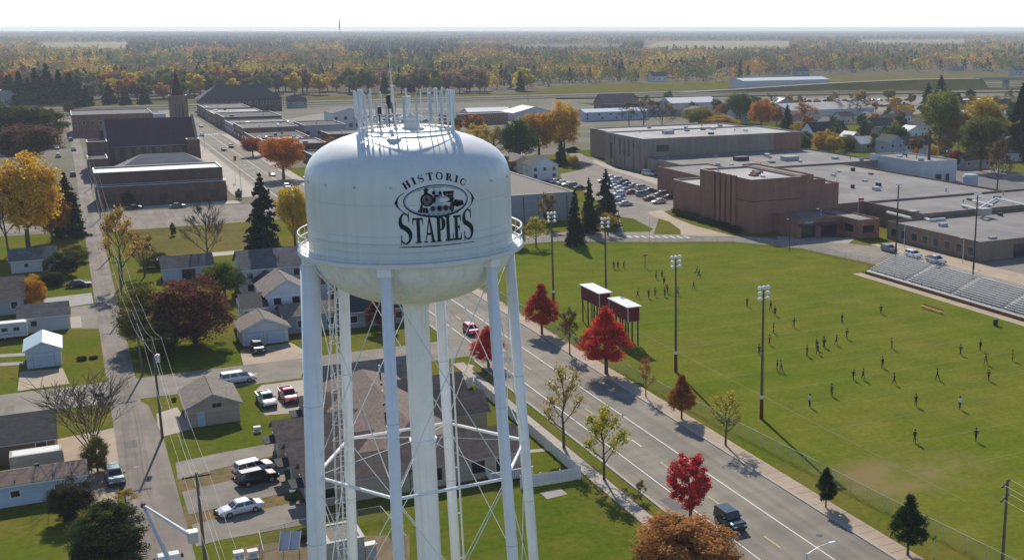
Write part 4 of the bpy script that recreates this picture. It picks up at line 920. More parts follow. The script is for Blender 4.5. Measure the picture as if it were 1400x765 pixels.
# apartment block behind the tower
AP = Bld('apartment_block', 'brown-roofed apartment block with sawtooth gables behind the tower legs', 'apartments', 27, 38.5, 127.5, 164, 3.0, 'siding_tan', 'hip', rise=3.3, over=.5, roofm='roof_brown')
for i, (y0, x0) in enumerate(((127.0, 19.6), (134.6, 19.3), (143.6, 19.2), (152.5, 24.0))):
    W = Bld('', '', '', x0, 31, y0, y0 + 5.6, 2.9, 'siding_tan', 'gable', 'x', 1.5, .45, 'roof_brown', parent=AP, wname='wing_wall', trim='trim_grey')
    W.door('l', 2.0, .9, 2.0, 'siding_white'); W.win('l', 5, 1.0, 1.2, 1.1); W.win('f', 2.2, 1.0, 1.2, 1.1); 
    b = MB(); b.box(-1.6, 0, -1.5, 1.5, 2.2, 2.35); b.build('porch_roof', M['roof_dark'], AP.root, (x0 - AP.root.location.x, y0 + 2.6 - AP.root.location.y, 0))
W = Bld('', '', '', 30.9, 44.5, 127.0, 134, 2.9, 'siding_tan', 'gable', 'x', 2.0, .45, 'roof_brown', parent=AP, wname='wing_wall', trim='trim_grey'); W.win('f', 3.0, .9, 1.4, 1.2, 'trim_dark'); W.win('f', 8.2, .9, 1.4, 1.2, 'trim_dark'); W.win('f', 11.3, .1, 1.8, 2.1, 'trim_white', 'patio_door')
W = Bld('', '', '', 37, 45.5, 143, 148.5, 3.0, 'siding_tan', 'gable', 'x', 1.8, .45, 'roof_brown', parent=AP, wname='wing_wall', trim='trim_grey'); W.win('r', 3, 1.0)
W = Bld('', '', '', 37, 45.5, 152.5, 158, 3.0, 'siding_tan', 'gable', 'x', 1.8, .45, 'roof_brown', parent=AP, wname='wing_wall', trim='trim_grey'); W.win('r', 3, 1.0)
W = Bld('', '', '', 27, 41, 164.2, 170, 3.0, 'siding_tan', 'gable', 'x', 1.8, .45, 'roof_grey', parent=AP, wname='wing_wall', trim='trim_grey')
for k in range(7):
    b = MB(); hh = .9 + .3*(k % 2); b.tube((0,0,0),(0,0,hh),.10,n=7); b.tube((0,0,hh),(0,0,hh+.15),.17,.12,n=7); b.build('roof_vent', M['trim_white' if k % 3 == 0 else 'steel_dark'], AP.root, (-2.6 + k*.9, -12 + k*4.4, 5.0))
pr = MB(); pr.box(-2.6, 2.6, -1.3, 1.3, .35, .5); pch = pr.build('porch', M['concrete_grey'], AP.root, (42.4 - AP.root.location.x, 125.6 - AP.root.location.y, 0))
for i in range(22):
    b = MB(); b.box(-.04, .04, -.03, .03, .5, 1.45); b.build('baluster', M['trim_white'], pch, (-2.5 + i*.238, -1.25, 0))
for i in range(9):
    b = MB(); b.box(-.03, .03, -.04, .04, .5, 1.45); b.build('baluster', M['trim_white'], pch, (-2.55, -1.05 + i*.24, 0))
b = MB(); b.box(-2.6, 2.6, -1.3, -1.2, 1.45, 1.53); b.build('handrail', M['trim_white'], pch)
# pump shed and cabinets at the tower foot
x0, y0 = G(446, 741, 2.7)
B = Bld('pump_shed', 'beige flat-roofed pump shed beside the tower leg', 'shed', x0, x0 + 3.6, y0 - .5, y0 + 4.2, 2.7, 'siding_beige', 'flat', roofm='roof_tan', parapet=.06, trim='trim_grey'); B.door('f', 2.6, .9, 2.0, 'siding_grey'); B.win('l', 2, 1, .8, .8, 'trim_grey')
def cabinet(px, py, w, d, h, m, label):
    r = empty('utility_cabinet', (*G(px, py), 0), 0, label, 'cabinet'); b = MB(); b.box(-w/2, w/2, -d/2, d/2, .1, h); b.build('case', M[m], r)
    b = MB(); b.box(-w/2-.05, w/2+.05, -d/2-.05, d/2+.05, h, h+.08); b.build('lid', M['roof_white'], r); b = MB(); b.box(-w/2-.1, w/2+.1, -d/2-.1, d/2+.1, 0, .1); b.build('plinth', M['concrete'], r)
    b = MB(); b.box(-w*.35, w*.35, -d/2-.02, -d/2, .3, h-.2); b.build('door', M['trim_grey'], r)
cabinet(507, 764, 1.1, .9, 1.7, 'tan_box', 'tan utility cabinet beside the pump shed')
cabinet(352, 590, .8, .6, .7, 'roof_white', 'small white cabinet on the lawn by the tan garage')
cabinet(327, 765, .9, .7, .9, 'roof_white', 'white cabinet outside the tower fence')
cabinet(346, 762, .9, .7, .8, 'roof_white', 'second white cabinet outside the tower fence')
sp = empty('solar_panel', (*G(398, 758), 0), R(-20), 'tilted grey panel on a stand inside the tower fence', 'panel')
b = MB(); b.poly([(-1.0,-.9,1.0),(1.0,-.9,1.0),(1.0,.9,2.2),(-1.0,.9,2.2)]); b.poly([(-1.0,.9,2.16),(1.0,.9,2.16),(1.0,-.9,.96),(-1.0,-.9,.96)]); b.build('panel', M['steel'], sp)
for x in (-1.0, 0, 1.0):
    b = MB(); b.tube((x,-.9,1.02),(x,.9,2.24),.05,n=4); b.build('panel_frame', M['trim_white'], sp)
for x in (-.8, .8):
    b = MB(); b.tube((x,.2,0),(x,.2,1.7),.05,n=5); b.build('leg', M['steel'], sp)

# houses and sheds further off
def yardhouse(px, py, w, d, h, wall, rise, roofm, label, axis='x', cat='house', name='house', n=3, flat=False):
    B = hs(name, label, cat, px, py, w, d, h, wall, 'flat' if flat else 'gable', axis, rise, roofm, trim='trim_white')
    if n: B.row('f', n, h*.45 if h < 4 else h*.62, 1.1, 1.2); B.win('l', d/2, h*.45, 1.1, 1.2)
    if n and h > 4.4: B.row('f', max(2, n-1), .9, 1.2, 1.3)
    return B
yardhouse(727, 247, 10, 9, 5.2, 'siding_white', 3.0, 'roof_dark', 'white house with a dark roof behind the grey hall', 'y')
yardhouse(700, 238, 9, 12, 4.0, 'siding_beige', 2.6, 'roof_tan', 'beige-roofed house beside the grey hall', 'y')
yardhouse(610, 172, 36, 14, 6, 'brick_red', 2, 'roof_grey', 'mauve brick store behind the tank roof', flat=True, cat='building', name='store', n=5)
yardhouse(642, 165, 26, 16, 4.0, 'siding_pale', 2.6, 'roof_white', 'white metal warehouse with a low gable', cat='warehouse', name='warehouse', n=0)
yardhouse(702, 166, 26, 20, 4.6, 'siding_pale', 3.2, 'roof_white', 'larger white warehouse with a blue end by the railway', 'y', cat='warehouse', name='warehouse', n=0)
yardhouse(826, 156, 24, 16, 6.5, 'siding_brown', 5.5, 'roof_brown', 'brown restaurant with a steep brown roof', cat='restaurant', name='restaurant', n=5)
yardhouse(800, 166, 40, 12, 5.0, 'siding_lightblue', 1.5, 'siding_lightblue', 'long light blue shop beside the brown restaurant', cat='shop', name='shop', n=6)
yardhouse(918, 152, 34, 18, 5.0, 'siding_pale', 3.0, 'roof_white', 'white metal building behind the bare trees', cat='warehouse', name='warehouse', n=3)
yardhouse(880, 160, 30, 14, 4.0, 'siding_grey', 2.0, 'roof_dark', 'dark low building before the white metal building', cat='building', name='low_building', n=4)
yardhouse(1004, 166, 9, 9, 4.5, 'siding_blue', 3.0, 'roof_dark', 'blue house among yellow trees behind the school', n=2)
yardhouse(1016, 122, 92, 26, 7.0, 'siding_pale', 2.0, 'siding_lightblue', 'very long pale metal building before the embankment', cat='warehouse', name='warehouse', n=0)
yardhouse(1080, 166, 60, 30, 6.0, 'siding_pale', 3.2, 'roof_flat_light', 'pale grey warehouse with a broad roof beside the car lot', cat='warehouse', name='warehouse', n=0)
yardhouse(1112, 193, 20, 11, 4.2, 'siding_white', 4.2, 'roof_dark', 'white house with a steep black roof behind the school', n=4)
yardhouse(1160, 203, 8, 9, 4.0, 'siding_tan', 3.0, 'roof_white', 'small house with a sunlit white roof', 'y', n=1)
yardhouse(1176, 208, 8, 9, 3.6, 'siding_beige', 2.6, 'roof_white', 'second small house with a sunlit white roof', n=1)
yardhouse(1216, 214, 7, 10, 6.0, 'siding_blue', 2.6, 'roof_green', 'tall blue-green house beside the leafy tree', 'y', n=2)
yardhouse(1238, 212, 15, 9, 4.0, 'siding_white', 3.2, 'roof_grey', 'white bungalow with a grey roof on the back street', n=3)
yardhouse(1272, 210, 12, 9, 3.4, 'siding_lightblue', 2.4, 'roof_dark', 'pale blue house beside the white bungalow', n=2)
yardhouse(1195, 184, 14, 10, 4.2, 'siding_grey', 3.4, 'roof_green', 'grey-green house with two chimneys', n=3)
yardhouse(1290, 148, 60, 16, 5.0, 'brick_dark', 2.0, 'roof_white', 'dark building with a white roof below the bridge', cat='warehouse', name='warehouse', n=0, flat=True)
yardhouse(1320, 232, 12, 8, 3.4, 'siding_grey', 2.6, 'roof_dark', 'grey house half hidden by the yellow-green tree', n=2)
yardhouse(1372, 222, 10, 8, 3.6, 'siding_pale', 2.8, 'roof_grey', 'pale house by the right-hand trees', n=2)
yardhouse(2, 143, 26, 22, 9.5, 'siding_grey', 2, 'roof_white', 'grey block with a white roof beside the dark spruces', flat=True, cat='building', name='building_block', n=0)
yardhouse(0, 214, 11, 9, 4.0, 'siding_blue', 2.6, 'roof_dark', 'blue house under the maroon tree', n=2)
yardhouse(395, 148, 12, 9, 4, 'siding_grey', 3, 'roof_dark', 'dark-roofed house beside the depot', n=2)
yardhouse(1350, 190, 14, 10, 4.4, 'siding_grey', 3.4, 'roof_dark', 'dark-roofed house behind the big green tree', n=2)
farh = [(48,93,'white'),(120,121,'white'),(205,95,'grey'),(82,98,'white'),(372,104,'white'),(433,110,'grey'),(500,110,'white'),(560,106,'grey'),(738,101,'grey'),(805,108,'white'),(892,112,'white'),(935,93,'white'),(975,100,'blue'),(1065,102,'blue'),(1120,52,'white'),(1303,97,'blue'),(1388,103,'blue'),(852,100,'brown'),(980,104,'white'),(1090,104,'grey')]
for i, (px, py, c) in enumerate(farh):
    B = hs('far_house', 'distant %s house with a gable roof among the autumn trees' % c, 'house', px, py, 16, 11, 5.5, 'siding_' + c, 'gable', 'x', 4.0, 'roof_white' if i % 3 == 0 else 'roof_grey', group='distant houses among trees'); B.row('f', 3, 2.2, 1.4, 1.5)

rh = random.Random(17)
for i, (px, py) in enumerate([(1062,150),(1085,178),(1130,178),(1150,170),(1185,172),(1215,176),(1240,190),(1255,182),(1300,190),(1330,178),(1385,204),(1395,182),(1012,150),(985,152),(945,160),(1228,168),(1310,168),(1370,166),(760,178),(745,190)]):
    wc = rh.choice(['white', 'pale', 'grey', 'tan', 'blue', 'beige']); rc = rh.choice(['roof_grey', 'roof_dark', 'roof_brown', 'roof_white', 'roof_tan']); ax_ = rh.choice('xy')
    rn_ = {'roof_grey': 'grey', 'roof_dark': 'dark', 'roof_brown': 'brown', 'roof_white': 'white', 'roof_tan': 'tan'}[rc]
    B = hs('house', '%s house with a %s gable roof among the trees behind the school' % (wc, rn_), 'house', px, py, rh.uniform(8, 13), rh.uniform(8, 11), rh.uniform(3.0, 4.6), 'siding_' + wc, 'gable', ax_, rh.uniform(2.2, 3.4), rc, group='houses among the trees behind the school', trim='trim_white'); B.row('f', 3, 1.2, 1.0, 1.2); B.row('l', 2, 1.2, 1.0, 1.2)
    b = MB(); b.box(-.3, .3, -.3, .3, 3, 7.2); b.build('chimney', M['brick_dark'], B.root, (1.2, .8, 0))
# ================================================================== TREES
def leaf_mesh(name, C, S, V, mat_, rng, updir=.25, elong=1.0, out=None, jit=.55):
    C = np.asarray(C, float); n = len(C); S = np.asarray(S, float).reshape(n, 1)
    nrm = rng.normal(size=(n, 3)) if out is None else out + rng.normal(size=(n, 3))*jit
    nrm[:, 2] += updir; nrm /= np.linalg.norm(nrm, axis=1, keepdims=True)
    a = np.cross(nrm, rng.normal(size=(n, 3))); a /= np.linalg.norm(a, axis=1, keepdims=True) + 1e-9
    c = np.cross(nrm, a)
    k = rng.uniform(.6, 1.2, size=(n, 4))
    vs_ = np.stack([C + a*S*elong*k[:, :1], C + c*S*k[:, 1:2]*.8, C - a*S*elong*k[:, 2:3], C - c*S*k[:, 3:]*.8], 1).reshape(-1, 3)
    me = bpy.data.meshes.new(name); me.vertices.add(4*n); me.vertices.foreach_set('co', vs_.ravel())
    me.loops.add(4*n); me.loops.foreach_set('vertex_index', np.arange(4*n, dtype=np.int32))
    me.polygons.add(n); me.polygons.foreach_set('loop_start', np.arange(0, 4*n, 4, dtype=np.int32))
    me.update(calc_edges=True)
    at = me.attributes.new('leaf', 'FLOAT', 'FACE'); at.data.foreach_set('value', np.clip(np.asarray(V, float), 0, 1))
    me.materials.append(mat_); return me

def skeleton(rn, top=9.0, spread=3.2, first=2.6, n1=8, n2=4, n3=3, up=.55, r0=.22):
    """segments of trunk, limbs and twigs, with the twig ends"""
    segs = []; tips = []
    tr = [Vector((0, 0, 0))]; ns = 6
    for i in range(ns): tr.append(Vector((rn.uniform(-.12, .12)*i*.5, rn.uniform(-.12, .12)*i*.5, top*.82*(i+1)/ns)))
    for i in range(ns): segs.append((tr[i], tr[i+1], r0*(1-.8*i/ns), r0*(1-.8*(i+1)/ns)))
    for k in range(n1):
        f = k / max(1, n1-1); z = first + (top*.78 - first) * f; i = min(ns-1, int(z/(top*.82)*ns)); p = tr[i].lerp(tr[i+1], z/(top*.82)*ns - i)
        a = k*2.4 + rn.uniform(-.4, .4); ln = spread*(1.05 - .55*f)*rn.uniform(.8, 1.1)
        d = Vector((math.cos(a), math.sin(a), up + .5*f + rn.uniform(-.1, .2))).normalized(); q = p + d*ln*.55; q2 = q + (d + Vector((0,0,.3))).normalized()*ln*.55
        r1 = r0*.42*(1-.5*f); segs += [(p, q, r1, r1*.65), (q, q2, r1*.65, r1*.3)]; tips.append(q2)
        for j in range(n2):
            s0 = p.lerp(q, .5) if j == 0 else q.lerp(q2, rn.uniform(0, .8)); dd = (d + Vector((rn.uniform(-.9,.9), rn.uniform(-.9,.9), rn.uniform(-.1,.8)))).normalized(); e = s0 + dd*ln*rn.uniform(.3, .5)
            segs.append((s0, e, r1*.35, r1*.16)); tips.append(e)
            for m in range(n3):
                d3 = (dd + Vector((rn.uniform(-.9,.9), rn.uniform(-.9,.9), rn.uniform(-.2,.7)))).normalized(); s1 = s0.lerp(e, rn.uniform(.4, 1)); e2 = s1 + d3*ln*rn.uniform(.16, .3)
                segs.append((s1, e2, r1*.16, r1*.06)); tips.append(e2)
    return segs, tips
def wood_mesh(name, segs, m='bark', thin=0.0):
    b = MB()
    for (p, q, r, s) in segs: b.tube(p, q, max(r, thin), max(s, thin), n=6 if r > .09 else 3, caps=False)
    return b.mesh(name, M[m], smooth=True)

PROTO = {}
def ellip(rng, n, c, s, lo=.45):
    d = rng.normal(size=(n, 3)); d /= np.linalg.norm(d, axis=1, keepdims=True); r = (lo**3 + (1-lo**3)*rng.random((n, 1)))**(1/3)
    return np.array(c) + d*r*np.array(s)
def round_tree(key, seed, clumps, per, size, shape='round', cr=(.7, 1.15), wood=True):
    rng = np.random.default_rng(seed); rn = random.Random(seed)
    segs, tips = skeleton(rn, 8.6, 3.0, 2.4, 8, 3, 1)
    if shape == 'round': cc = ellip(rng, clumps, (0,0,5.7), (2.75,2.75,3.5), .25)
    elif shape == 'oval':
        cc = ellip(rng, clumps, (0,0,5.6), (2.8,2.8,3.9), .4); f = np.clip((9.6-cc[:,2])/5.5, .25, 1); cc[:,0] *= f; cc[:,1] *= f
    elif shape == 'column':
        cc = ellip(rng, clumps, (0,0,5.6), (2.5,2.5,4.0), .3); f = np.clip((cc[:,2]-.6)/3.2, .45, 1); cc[:,0] *= f; cc[:,1] *= f
    else: cc = ellip(rng, clumps, (0,0,4.3), (2.9,2.9,4.9), .35); cc = cc[cc[:,2] > .9]
    C = []; V = []; O = []; mid = cc.mean(0)
    for c in cc:
        r = rng.uniform(*cr); m = int(per*rng.uniform(.7, 1.3)); d = rng.normal(size=(m, 3)); d /= np.linalg.norm(d, axis=1, keepdims=True)
        C.append(c + d*(r*rng.random((m, 1))**.45)*np.array([1, 1, .9])); V.append(np.clip(rng.uniform(.2, .8) + rng.normal(size=m)*.15, 0, 1)); g_ = c - mid; O.append(d + .8*g_/(np.linalg.norm(g_) + .1))
    C = np.concatenate(C); V = np.concatenate(V); O = np.concatenate(O); keep = C[:, 2] > .25; C, V, O = C[keep], V[keep], O[keep]; O /= np.linalg.norm(O, axis=1, keepdims=True) + 1e-6
    PROTO[key] = (wood_mesh('trunk', segs), leaf_mesh('crown', C, rng.uniform(.7, 1.25, len(C))*size, V, M['leaves'], rng, .15, 1.0, O))
def sparse_tree(key, seed, leaves, size, up=.8):
    rng = np.random.default_rng(seed); rn = random.Random(seed)
    segs, tips = skeleton(rn, 9.4, 3.4, 2.2, 9, 5, 4, up)
    T_ = np.array([tuple(t) for t in tips]); ix = rng.integers(0, len(T_), leaves); C = T_[ix] + rng.normal(size=(leaves, 3))*.32
    V = np.clip(.5 + .25*np.sin(ix*1.7) + rng.normal(size=leaves)*.18, 0, 1)
    PROTO[key] = (wood_mesh('trunk', segs, 'bark', .022), leaf_mesh('crown', C, rng.uniform(.6, 1.2, leaves)*size, V, M['leaves'], rng) if leaves else None)
def bare_tree(key, seed, up=.9, m='bark', multi=False):
    rn = random.Random(seed); segs, tips = skeleton(rn, 4.2 if multi else 9.6, 7.6 if multi else 3.8, .7 if multi else 1.7, 15, 6 if multi else 8, 5 if multi else 6, up, .13 if multi else .15)
    big = [s for s in segs if s[2] > .05]; small = [s for s in segs if s[2] <= .05]
    PROTO[key] = (wood_mesh('trunk', big, m), wood_mesh('crown', small, m, .02))
def conifer(key, seed, n, size, wide=2.2, low=.6):
    rng = np.random.default_rng(seed); b = MB(); b.tube((0,0,0),(0,0,9.7),.2,.03,7,False); C = []; V = []
    lev = 26
    for i in range(lev):
        f = i/(lev-1); z = low + (9.7-low)*f; L_ = wide*(1-f)**.85 + .12; nb = int(9 - 4*f)
        for j in range(nb):
            a = rng.uniform(0, 6.28); ll = L_*rng.uniform(.75, 1.12); m = max(4, int(n*ll/wide/nb/6))
            t = rng.random(m)**.6; x = np.cos(a)*t*ll; y = np.sin(a)*t*ll; zz = z - t*ll*.32 + .05
            p = np.stack([x, y, np.broadcast_to(zz, x.shape)], 1) + rng.normal(size=(m, 3))*np.array([.10, .10, .09])*(.5 + ll/wide)
            C.append(p); V.append(np.clip(.45 + .25*(rng.random()-.5) + rng.normal(size=m)*.15, 0, 1))
    C = np.concatenate(C); C[:, 2] = np.maximum(C[:, 2], .15); V = np.concatenate(V)
    PROTO[key] = (b.mesh('trunk', M['bark']), leaf_mesh('crown', C, rng.uniform(.7, 1.3, len(C))*size, V, M['needles'], rng, .5, 1.5))
for i in range(3): round_tree('round%d' % i, 11+i, 105, 150, .125, cr=(.65, 1.15)); round_tree('far%d' % i, 31+i, 46, 60, .29)
for i in range(2): round_tree('oval%d' % i, 51+i, 120, 140, .115, 'oval', (.5, .85)); round_tree('bush%d' % i, 61+i, 115, 150, .125, 'bush', (.6, 1.1))
round_tree('column0', 71, 120, 120, .115, 'column', (.35, .65)); round_tree('dense0', 72, 210, 150, .105, 'bush', (.5, .95))
for i in range(2): sparse_tree('sparse%d' % i, 81+i, 950, .17); bare_tree('bare%d' % i, 91+i); sparse_tree('thin%d' % i, 87+i, 2200, .18)
bare_tree('bare2', 95, 3.0, multi=True)
for i in range(3): conifer('spruce%d' % i, 101+i, 3400, .14, 2.0 + .3*i); 
conifer('farspruce0', 105, 900, .26, 2.2); conifer('farspruce1', 106, 900, .26, 1.8)

_size = {}
def proto_size(k):
    if k not in _size:
        tm, cm = PROTO[k]; me = cm or tm; co = np.empty(len(me.vertices)*3); me.vertices.foreach_get('co', co); co = co.reshape(-1, 3)
        _size[k] = (2*np.percentile(np.hypot(co[:, 0], co[:, 1]), 96), np.percentile(co[:, 2], 99.7))
    return _size[k]
def tree(kind, x, y, h, w, color, label, group=None, cat='tree', name=None, rz=None):
    k = kind; tm, cm = PROTO[k]
    conif = 'spruce' in k
    nm = name or ('spruce_tree' if conif else 'shrub' if k.startswith('bush') and h < 4.5 else 'bare_tree' if k.startswith('bare') else 'autumn_tree')
    o = empty(nm, (x, y, 0), random.uniform(0, 6.28) if rz is None else rz, label, cat, group)
    pw, ph = proto_size(k); o.scale = (w/pw, w/pw, h/ph)
    link('trunk', tm, o)
    if cm: link('crown', cm, o, color=tuple(max(.004, c*random.uniform(.93, 1.07)) for c in color))
    return o
def T(kind, px, pyb, pyt, wpx, color, label, group=None, **k):
    x, y = G(px, pyb); h = Zat(pyt, x, y); w = wpx*depth(x, y)/FPX
    return tree(kind, x, y, h, w, color, label, group, **k)
RED = (.42,.034,.032); ORANGE = (.36,.13,.022); YELLOW = (.42,.26,.03); YGREEN = (.20,.19,.035); GREEN = (.055,.095,.022); OLIVE = (.11,.115,.035)
MAROON = (.125,.052,.040); BROWN = (.17,.10,.05); RUST = (.25,.085,.035); DARK = (.020,.042,.022); SPRUCE = (.018,.036,.022); TAN = (.24,.16,.06)
T('oval0', 741, 457, 389, 45, (.38,.045,.04), 'small red maple between the highway and the red press boxes')
T('thin0', 779, 484, 420, 30, (.12,.085,.045), 'thin olive-brown conical tree between two red maples')
T('oval1', 829, 511, 421, 66, RED, 'large bright red maple before the press boxes')
T('sparse0', 883, 543, 488, 25, RUST, 'slim half-bare rust tree by the chain-link fence')
T('oval0', 932, 573, 513, 37, (.27,.10,.035), 'small orange-brown maple by the chain-link fence')
T('sparse1', 992, 609, 533, 58, (.30,.20,.04), 'sparse yellow tree by the chain-link fence')
T('sparse0', 771, 613, 498, 64, (.26,.20,.04), 'half-bare yellow tree on the tower side of the highway')
T('thin1', 826, 656, 558, 64, (.27,.25,.035), 'yellow-green young tree on the tower side of the highway')
T('thin0', 876, 682, 655, 16, (.12,.13,.03), 'tiny green sapling on the highway verge')
T('column0', 944, 712, 622, 60, (.45,.042,.045), 'vivid red upright maple beside the parked jeep')
x_, y_ = G(935, 800); tree('dense0', x_, y_, 6.9, 9.9, (.34,.15,.055), 'broad orange-brown tree below the red upright maple', rz=1.0)
T('oval1', 1129, 694, 639, 28, (.028,.045,.022), 'small dark evergreen on the field verge', name='evergreen_tree')
T('oval0', 1241, 759, 677, 50, (.032,.055,.022), 'larger dark evergreen by the fence', name='evergreen_tree')
T('oval1', 668, 502, 447, 46, (.48,.04,.04), 'red maple behind the tower legs beside the highway')
T('bush0', 268, 472, 378, 100, MAROON, 'broad maroon tree before the white house', name='autumn_tree')
T('bush1', 200, 474, 392, 66, (.13,.12,.03), 'olive and yellow tree beside the alley wires', name='autumn_tree')
T('bush1', 222, 490, 440, 50, (.09,.09,.03), 'dark olive tree under the alley wires', name='autumn_tree')
T('bush0', 100, 708, 655, 60, (.05,.055,.025), 'dark shrub against the mobile home')
T('dense0', 150, 775, 692, 96, (.055,.066,.026), 'large dark green bush beside the bucket truck', name='bush')
T('bare2', 127, 628, 505, 128, BROWN, 'big bare tree leaning over the side street')
T('bush1', 134, 645, 597, 36, (.17,.15,.04), 'yellow-green bush at the foot of the bare tree')
T('thin0', 172, 688, 668, 34, (.32,.20,.04), 'low yellow bush behind the dark bush', name='shrub')
T('thin1', 168, 390, 284, 52, (.29,.19,.045), 'tall tan-yellow tree beside the alley')
T('thin0', 198, 378, 318, 42, (.24,.16,.05), 'shorter tan tree beside the tall tan-yellow tree')
T('bare0', 285, 364, 276, 66, BROWN, 'bare spreading tree on the dry lot')
T('round0', 40, 346, 212, 90, (.48,.27,.03), 'huge golden tree left of the alley')
T('bare1', 12, 350, 235, 60, BROWN, 'bare grey tree before the golden tree')
T('round1', 72, 330, 262, 50, (.34,.16,.03), 'orange tree beside the alley spruce')
T('spruce0', 97, 324, 238, 42, (.026,.04,.024), 'tall spruce beside the alley')
T('spruce2', 366, 384, 243, 66, (.022,.034,.024), 'very tall dark spruce beside the water tank')
T('round2', 404, 340, 256, 44, YELLOW, 'golden tree between the spruce and the tank')
T('round0', 425, 330, 270, 50, (.38,.25,.03), 'yellow tree behind the tank')
T('bush0', 44, 420, 377, 38, (.42,.19,.03), 'small orange tree before the white garage', name='autumn_tree')
T('bush1', 86, 378, 345, 42, (.035,.05,.02), 'dark clipped bush beside the alley')
T('bush0', 70, 390, 371, 36, (.045,.055,.025), 'low dark bush before the slate-roofed garage')
T('bush1', 105, 358, 335, 34, (.17,.17,.035), 'yellow-green bush beside the clipped bush')
T('round1', 308, 408, 359, 54, (.085,.13,.025), 'bright green tree before the white house')
T('bush1', 214, 366, 345, 40, (.10,.11,.03), 'green bush before the grey-roofed white garage')
T('oval0', 522, 452, 402, 40, (.20,.06,.04), 'rusty red tree seen between the tower legs')
T('round2', 388, 244, 188, 56, (.42,.15,.02), 'bright orange street tree by the main street')
T('round0', 346, 214, 188, 28, (.30,.07,.03), 'small red-orange tree beside the shops')
T('bush0', 366, 212, 194, 26, (.32,.12,.03), 'low orange bush beside the shops')
T('round1', 45, 200, 146, 86, (.075,.08,.03), 'broad olive tree at the edge of town')
T('round2', 40, 232, 172, 84, (.13,.07,.045), 'broad brown tree below the olive tree')
T('round0', 2, 200, 140, 70, (.05,.07,.03), 'dark green tree at the edge of town')
T('spruce0', 787, 335, 262, 26, SPRUCE, 'left spruce of three before the grey hall'.replace('left ', 'slim '))
T('spruce1', 806, 318, 246, 27, SPRUCE, 'second spruce of three, nearest the grey hall corner')
T('spruce2', 829, 308, 234, 36, SPRUCE, 'largest spruce of three, next to the car park')
T('thin1', 733, 338, 296, 38, (.32,.24,.04), 'small yellow tree at the corner of the field')
T('thin0', 831, 322, 290, 30, (.27,.19,.04), 'small yellow tree under the largest spruce')
T('thin1', 750, 312, 264, 34, (.15,.115,.045), 'brown thin tree before the grey hall')
T('bush0', 706, 338, 300, 26, (.20,.18,.04), 'yellow-green bush beside the balcony')
T('round1', 711, 226, 164, 50, (.04,.085,.03), 'dense green tree beyond the tank')
T('round2', 737, 216, 155, 54, (.38,.18,.025), 'orange tree behind the dense green tree')
T('round0', 772, 217, 139, 46, (.42,.25,.03), 'tall golden tree before the railway shops')
T('thin1', 655, 214, 170, 52, (.36,.25,.04), 'yellow tree beside the tank dome')
T('thin0', 676, 222, 172, 50, (.27,.18,.05), 'tan tree between the tank and the green tree')
T('spruce1', 767, 226, 192, 19, SPRUCE, 'small spruce beside the white house')
T('round0', 784, 229, 212, 15, (.38,.27,.04), 'tiny golden tree by the car park')
T('bush1', 690, 250, 214, 34, (.09,.07,.04), 'brown shrub beside the beige-roofed house')
